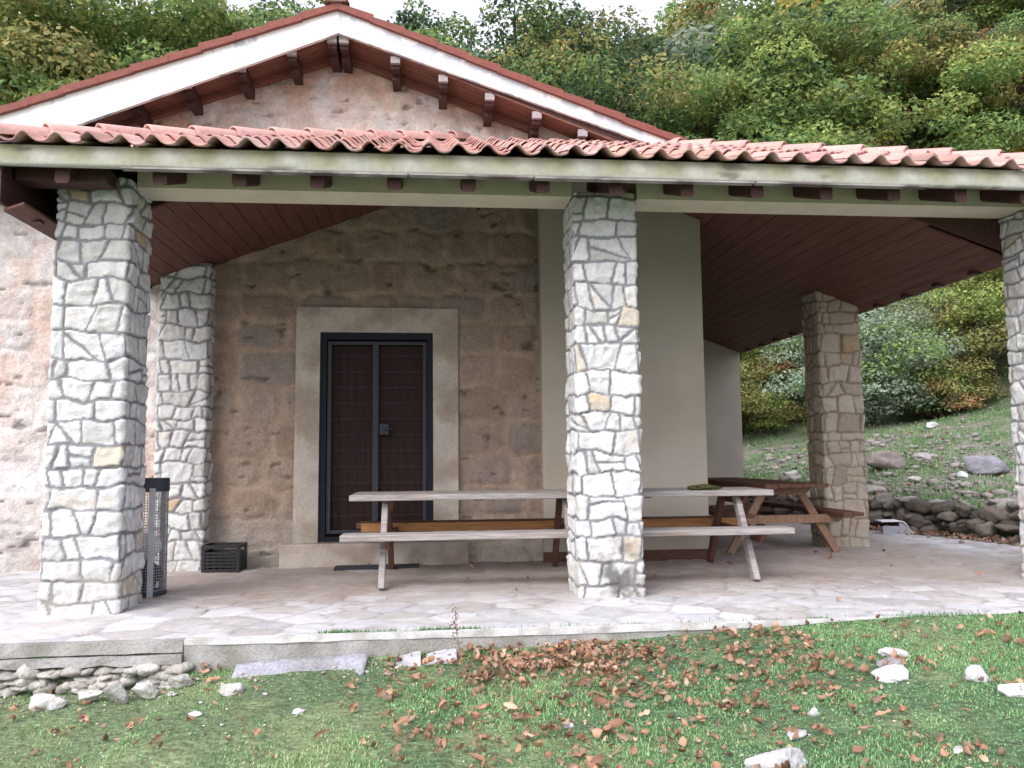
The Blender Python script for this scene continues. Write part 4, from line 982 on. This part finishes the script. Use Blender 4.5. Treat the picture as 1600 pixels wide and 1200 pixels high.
TR = [('mixed', -11.5, 20.5, .95, 'yellowish green tree at the upper left corner behind the low roof end'),
      ('green', -7.6, 22.0, .95, 'fresh green tree above the left third of the white gable board'),
      ('rust', -4.9, 23.5, .9, 'thin reddish brown tree just left of the gap of sky by the roof apex'),
      ('yellow', -3.1, 25.5, .93, 'bright yellow tree immediately left of the roof apex'),
      ('yellow', 1.1, 25.0, .92, 'yellow tufted tree showing just right of the roof apex'),
      ('sparse', 2.6, 27.0, 1.02, 'thin half bare tree standing in the bright sky gap right of the apex'),
      ('sparse', -5.9, 27.5, 1.0, 'thin tree letting the sky through left of the apex, behind the yellow one'),
      ('mixed', .1, 27.5, .9, 'pale green tree behind the right shoulder of the gable'),
      ('light' if 0 else 'green', 3.2, 24.5, .62, 'low green tree whose top ends above the right gable board'),
      ('sparse', 4.7, 25.5, .98, 'dark tree with visible black trunk right of the bright sky gap'),
      ('green', 8.2, 23.0, .88, 'green tree above the point where the gable board meets the porch tiles'),
      ('green', 11.6, 24.5, 1.02, 'broad green tree above the centre of the right porch roof'),
      ('mixed', 14.6, 22.8, .88, 'light green tree to the right of the broad green one, above the porch roof'),
      ('dark', 17.5, 25.0, .95, 'dark green tree above the right porch roof, left of the rust coloured one'),
      ('rust', 19.6, 23.0, .92, 'rust and yellow autumn tree at the upper right corner'),
      ('green', 23.0, 24.5, 1.0, 'green tree beyond the rust coloured one outside the right edge')]
for k, (key, x, y, sc, lab) in enumerate(TR): put(key, 'tree', x * (1.13 if x > 8 else 1), y + (3.4 if x > 8 else 0), sc * 1.38, 1.3 * k, lab)
BU = [('greenbush', 9.3, 24.6, 1.05, 'light green rounded bush seen between the annex wall and rear pillar'),
      ('bluebush', 12.6, 22.4, 1.15, 'big blue-green bush right beside the rear pillar'),
      ('bluebush', 14.6, 25.0, 1.35, 'taller blue-green bush behind the big one, left of the yellow-green thicket'),
      ('greenbush', 15.9, 21.9, 1.25, 'yellow-green bush standing left of the front right pillar'),
      ('rustbush', 14.5, 21.6, .9, 'brownish dry bush between the blue-green and the yellow-green bush'),
      ('greenbush', 18.2, 22.5, 1.3, 'yellow-green bush partly hidden by the front right pillar'),
      ('rustbush', 10.9, 25.2, 1.1, 'reddish low bush behind the light green rounded bush'),
      ('rustbush', 17.0, 25.8, 1.6, 'orange-tinged bush at the top of the opening beneath the porch eave'),
      ('greenbush', 7.2, 24.2, 1.0, 'light green bush mostly hidden by the annex wall')]
for k, (key, x, y, sc, lab) in enumerate(BU): put(key, 'bush', x, y, sc, 2.1 * k, lab, 'bush', 'bushes at the top of the grassy slope')

def forest():
    g = np.random.default_rng(17); Vs, Fs, Cs = [], [], []; n0 = 0
    b = MB()
    sets = [['green', 'dark'], ['green', 'light'], ['dark', 'blue'], ['green', 'olive', 'rust'], ['light', 'yellow', 'green']]
    protos = [crown(400 + k, 3.6, 3.6, 4.8, 80, 13000, .24, sets[k], 0) for k in range(5)]
    for row, y0 in enumerate((30, 34.5, 39.5, 46, 54)):
        x = -46 + row * 1.7
        while x < 70:
            x += g.uniform(3.4, 5.6); y = y0 + g.uniform(-1.8, 1.8); a = x / y
            gap = (.045 < a < .115) or (-.26 < a < -.21)
            if gap and row > 0: continue
            k = int(g.choice(5, p=[.3, .25, .2, .13, .12])); V, F, c, _, _ = protos[k]; sc = g.uniform(1.15, 1.5) * (.72 if gap else 1)
            if gap and row == 0: sc *= .8
            keep = np.arange(len(F)); Vt = rotz(V * sc, g.uniform(0, 6.3)); zg = float(ground(x, y)); Vt = Vt + [x, y, zg + 5.6 * sc]
            Vs.append(Vt); Fs.append(F + n0); Cs.append(c * g.uniform(.8, 1.15)); n0 += len(Vt)
            b.tube([(x, y, zg - .5), (x + g.uniform(-.5, .5), y, zg + 9 * sc)], [.22, .07], 6)
    o = mesh_np('far_wood', np.concatenate(Vs), np.concatenate(Fs), M_leaf, col=np.concatenate(Cs))
    tag(o, 'wooded hillside of mixed green trees rising far behind the chapel', 'wood', kind='stuff')
    t = b.build('far_trunks', M_bark, o, smooth=True); t['kind'] = 'stuff'
forest()
# undergrowth at the forest foot
def undergrowth():
    g = np.random.default_rng(23); Vs, Fs, Cs = [], [], []; n0 = 0
    protos = [crown(500 + k, 1.5, 1.5, .8, 26, 1500, .17, [['green', 'dark'], ['olive', 'rust'], ['light', 'green']][k], 0) for k in range(3)]
    for k in range(150):
        x = g.uniform(-26, 40); y = g.uniform(25.5, 33) if x < 12 else g.uniform(26, 34); k2 = g.integers(3); V, F, c, _, _ = protos[k2]; sc = g.uniform(.7, 1.4)
        Vt = rotz(V * sc, g.uniform(0, 6.3)) + [x, y, float(ground(x, y)) + .5 * sc]; Vs.append(Vt); Fs.append(F + n0); Cs.append(c); n0 += len(Vt)
    tag(mesh_np('undergrowth', np.concatenate(Vs), np.concatenate(Fs), M_leaf, col=np.concatenate(Cs)), 'low undergrowth at the foot of the wooded hillside', 'undergrowth', kind='stuff')
undergrowth()

# grass -------------------------------------------------------------------
def blades(name, P, hgt, wid, cols, g, label, lean=.5):
    n = len(P); a = g.uniform(0, 2 * np.pi, n); d = np.stack([np.cos(a), np.sin(a), 0 * a], -1); s = np.stack([-np.sin(a), np.cos(a), 0 * a], -1)
    h = hgt[:, None]; w_ = wid[:, None] * .5; ln = (g.uniform(.1, 1, n) * lean)[:, None] * h; up = np.array([0, 0, 1.0])
    V = np.stack([P - s * w_, P + s * w_, P + s * w_ * .8 + d * ln * .35 + up * h * .6, P - s * w_ * .8 + d * ln * .35 + up * h * .6, P + d * ln + up * h * .98], 1).reshape(-1, 3)
    i = np.arange(n) * 5; Q = np.stack([i, i + 1, i + 2, i + 3], -1); T = np.stack([i + 3, i + 2, i + 4], -1)
    return tag(mesh_np(name, V, [Q, T], M_grass, col=np.repeat(cols, 5, 0)), label, 'grass', kind='stuff')
def make_grass():
    g = np.random.default_rng(41); N = 260000
    x = g.uniform(-4.2, 5.6, N); y = g.uniform(2.9, 5.34, N)
    den = fbm(x * 1.6, y * 1.6, seed=90) + .5 * fbm(x * 6, y * 6, seed=91)
    right = sstep(-1.2, .8, x + .4 * fbm(x, y, seed=92))
    keep = g.random(N) < np.clip(.45 + .75 * right + .9 * den, .15, 1)
    x, y, den, right = x[keep], y[keep], den[keep], right[keep]; n = len(x)
    P = np.stack([x, y, ground(x, y) - .004], -1)
    clump = np.clip(.5 + den, .25, 1.3); h = g.uniform(.010, .032, n) * clump * (.8 + .35 * right); wd = g.uniform(.004, .008, n)
    G = np.array([[.14, .27, .14], [.19, .33, .17], [.11, .21, .12], [.27, .36, .19], [.19, .30, .19]]); c = G[g.integers(0, 5, n)]
    pale = np.array([.32, .43, .22]); straw = np.array([.52, .45, .30])
    k = (np.clip(.46 - .36 * right + .55 * fbm(x * 2.3, y * 2.3, seed=95), 0, .85))[:, None]; c = c * (1 - k) + pale * k
    st = g.random(n) < (.08 + .12 * (1 - right)); c[st] = straw * g.uniform(.7, 1.2, (st.sum(), 1)); c *= g.uniform(.75, 1.25, (n, 1))
    blades('grass', P, h, wd, c, g, 'short patchy lawn in front of the porch', lean=1.1)
    N = 26000; x = g.uniform(-4, 5.4, N); y = g.uniform(2.9, 5.33, N); q = fbm(x * 2.2, y * 2.2, seed=99) + .35 * sstep(-1.5, 1.0, x); k = q + g.uniform(-.3, .3, N) > .12; x, y = x[k], y[k]; n = len(x)
    Nn = g.normal(0, .45, (n, 3)) + [0, 0, 1.0]; Nn /= np.linalg.norm(Nn, axis=1)[:, None]
    V, F = leaves_geo(np.stack([x, y, ground(x, y) + g.uniform(.006, .022, n)], -1), Nn, g.uniform(.009, .020, n), g, .1)
    c = np.array([[.16, .30, .18], [.22, .35, .22], [.12, .22, .13]])[g.integers(0, 3, n)] * g.uniform(.75, 1.3, (n, 1))
    tag(mesh_np('clover', V, F, M_grass, col=np.repeat(c, 4, 0)), 'small clover leaves among the lawn grass', 'clover', kind='stuff')
    # tufts behind the coping and along the kerb foot
    x = np.concatenate([g.normal(-.62, .10, 700), np.concatenate([g.uniform(-.1, .3, 260), g.uniform(1.6, 2.9, 180), g.uniform(-.9, 1.5, 260)]), g.normal(-.1, .2, 500), g.normal(2.65, .13, 700), g.normal(-1.35, .12, 500), g.normal(.05, .3, 900), g.uniform(3.0, 5.6, 2600)])
    y = np.concatenate([5.415 + g.uniform(-.008, .02, 700), 5.412 + g.uniform(-.006, .014, 700), 5.415 + g.uniform(-.008, .02, 500), 5.41 + g.uniform(-.03, .04, 700), 5.25 + g.uniform(-.05, .08, 500), 5.26 + g.uniform(-.05, .07, 900), 5.33 + abs(g.normal(0, .05, 2600))])
    n = len(x); z = np.where(y > 5.40, .0, ground(x, y)); z = np.where(x > 3.2, .005, z); kk = (fbm(x * 3, y * 3, seed=66) + g.uniform(-.25, .25, n) > -.02); x, y, z = x[kk], y[kk], z[kk]; n = len(x); c = np.array([.11, .20, .09]) * g.uniform(.6, 1.7, (n, 1))
    blades('grass', np.stack([x, y, z], -1), g.uniform(.008, .045, n) * g.uniform(.4, 1, n), g.uniform(.003, .006, n), c, g, 'grass tufts growing along the pale kerb')
    # rough grass on the hillside
    N = 110000; y = g.uniform(8.5, 27, N); x = xwall(y) + .4 + np.abs(g.normal(0, 5, N)); dn = fbm(x * .5, y * .5, seed=97)
    keep = g.random(N) < np.clip(.55 + 1.3 * dn, .05, 1); x, y = x[keep], y[keep]; n = len(x)
    c = np.array([[.15, .23, .12], [.19, .27, .16], [.13, .19, .11], [.30, .26, .19]])[g.choice(4, n, p=[.35, .3, .2, .15])] * g.uniform(.8, 1.25, (n, 1))
    blades('grass', np.stack([x, y, ground(x, y) - .01], -1), g.uniform(.025, .085, n), g.uniform(.012, .03, n), c, g, 'rough grass among the stones of the hillside')
make_grass()

# fallen leaves -------------------------------------------------------------
def make_leaves():
    g = np.random.default_rng(51); pts = []
    while len(pts) < 1900:
        x = g.uniform(-3.2, 4.6); y = g.uniform(3.0, 5.33)
        dens = .10 + .75 * math.exp(-((x - .55) / .55) ** 2 - ((y - 5.05) / .28) ** 2) + .55 * math.exp(-((x - 1.3) / 1.1) ** 2 - ((y - 4.75) / .5) ** 2) + .30 * math.exp(-((x - 1.0) / .8) ** 2 - ((y - 3.8) / .5) ** 2) + .12 * (y > 4.9) * (x < 0)
        if x < -.3: dens *= .30
        if x > 2.4: dens = max(.05, dens * .5)
        dens *= .28 + 1.35 * max(0, float(fbm(x * 3.2, y * 3.2, seed=58)) + .25)
        if y > 4.97 and -1.28 < x < -.4 and g.random() < .93: continue
        if g.random() < dens: pts.append((x, y, float(ground(x, y)) + g.uniform(.008, .03)))
    for k in range(420):        # drifted against the dry stone wall
        y = g.uniform(8.0, 12.2); x = float(xwall(y)) - abs(g.normal(0, .13)) - .02; pts.append((x, y, .012 + g.uniform(0, .02)))
    for k in range(26): pts.append((g.uniform(-2, 6), g.uniform(5.8, 9), .012))
    for k in range(300):
        y = g.uniform(10, 25); x = float(xwall(y)) + abs(g.normal(2, 3)); pts.append((x, y, float(ground(x, y)) + .05))
    P = np.array(pts); n = len(P); K = 7; Vs = []; Fs = []
    col = np.array([[.36, .20, .13], [.42, .25, .17], [.29, .155, .10], [.48, .33, .24], [.38, .27, .20], [.22, .135, .10]])[g.choice(6, n, p=[.28, .25, .15, .12, .12, .08])] * g.uniform(.5, 1.3, (n, 1))
    for i in range(n):
        L = .018 + .030 * g.random() ** 1.6 * (1.0 if P[i, 1] < 8 else 1.9); wv = L * g.uniform(.3, .48); a = g.uniform(0, 6.3); curl = g.uniform(.3, 2.3); cup = g.uniform(.2, 1.9)
        t = np.linspace(-1, 1, K); wid = wv * (1 - t ** 2) ** .7 * (1 + .35 * g.normal(size=K)); ang = t * curl
        cxl = L * np.sin(ang) / curl; czl = L * (1 - np.cos(ang)) / curl
        mid = np.stack([cxl, 0 * t, czl], -1); l = np.stack([cxl, wid, czl + wid * cup * .6], -1); r = np.stack([cxl, -wid, czl + wid * cup * g.uniform(.2, 1)], -1)
        V = np.concatenate([mid, l, r]); rx_ = g.normal(0, .75); c, s = math.cos(rx_), math.sin(rx_)
        if g.random() < .35: V[:, 2] *= -1; V[:, 2] += .02
        V = V @ np.array([[1, 0, 0], [0, c, s], [0, -s, c]]); ry = g.normal(0, .5); c, s = math.cos(ry), math.sin(ry); V = V @ np.array([[c, 0, s], [0, 1, 0], [-s, 0, c]])
        V = rotz(V, a); V[:, 2] -= V[:, 2].min() * .7; V += P[i]; Vs.append(V)
    q = np.arange(K - 1); f1 = np.stack([q, q + 1, K + q + 1, K + q], -1); f2 = np.stack([q + 1, q, 2 * K + q, 2 * K + q + 1], -1); f = np.concatenate([f1, f2])
    F = (f[None] + (np.arange(n) * 3 * K)[:, None, None]).reshape(-1, 4)
    tag(mesh_np('fallen_leaves', np.concatenate(Vs), F, M_dry, col=np.repeat(col, 3 * K, 0), smooth=True), 'dry brown leaves fallen over the lawn', 'leaves', kind='stuff')
make_leaves()

# dried stalks ---------------------------------------------------------------
def stalk(x, y, pts, label, seed, n=60, c=(.22, .13, .09)):
    g = np.random.default_rng(seed); root = empty('dried_stalk', (x, y, float(ground(x, y)))); tag(root, label, 'dry weed', 'dried weed stalks in the lawn')
    b = MB(); K = len(pts); b.tube(pts, [.0035 * (1 - .7 * i / (K - 1)) for i in range(K)], 5); b.build('stem', M_twood, root)
    A = np.array(pts); t = g.uniform(.05, 1, n) * (K - 1); i = np.minimum(t.astype(int), K - 2); P = A[i] * (1 - (t - i))[:, None] + A[i + 1] * (t - i)[:, None]
    low = np.clip(1 - t / (K - 1), 0, 1)[:, None]; P = P + g.normal(0, .012, P.shape) + g.normal(0, .05, P.shape) * low * [1, 1, .3]
    Nn = g.normal(size=P.shape); Nn /= np.linalg.norm(Nn, axis=1)[:, None]
    V, F = leaves_geo(P, Nn, g.uniform(.010, .024, n), g); mesh_np('withered_leaves', V, F, M_dry, root, col=np.repeat(np.array(c) * g.uniform(.7, 1.6, (n, 1)), 4, 0))
stalk(.16, 4.62, [(0, 0, 0), (-.01, 0, .12), (-.03, 0, .25), (-.05, 0, .36), (-.045, 0, .46)], 'dried brown weed stalk standing up against the pale kerb left of centre', 1, 150)
stalk(.2, 3.75, [(0, 0, 0), (-.01, .03, .08), (-.03, .05, .18)], 'short dried weed at the bottom centre of the lawn', 2, 90)
stalk(-.82, 3.9, [(0, 0, 0), (-.04, .03, .1), (-.1, .05, .2), (-.14, .05, .26)], 'thin bent dry stalk in the pale grass at lower left', 3, 14)
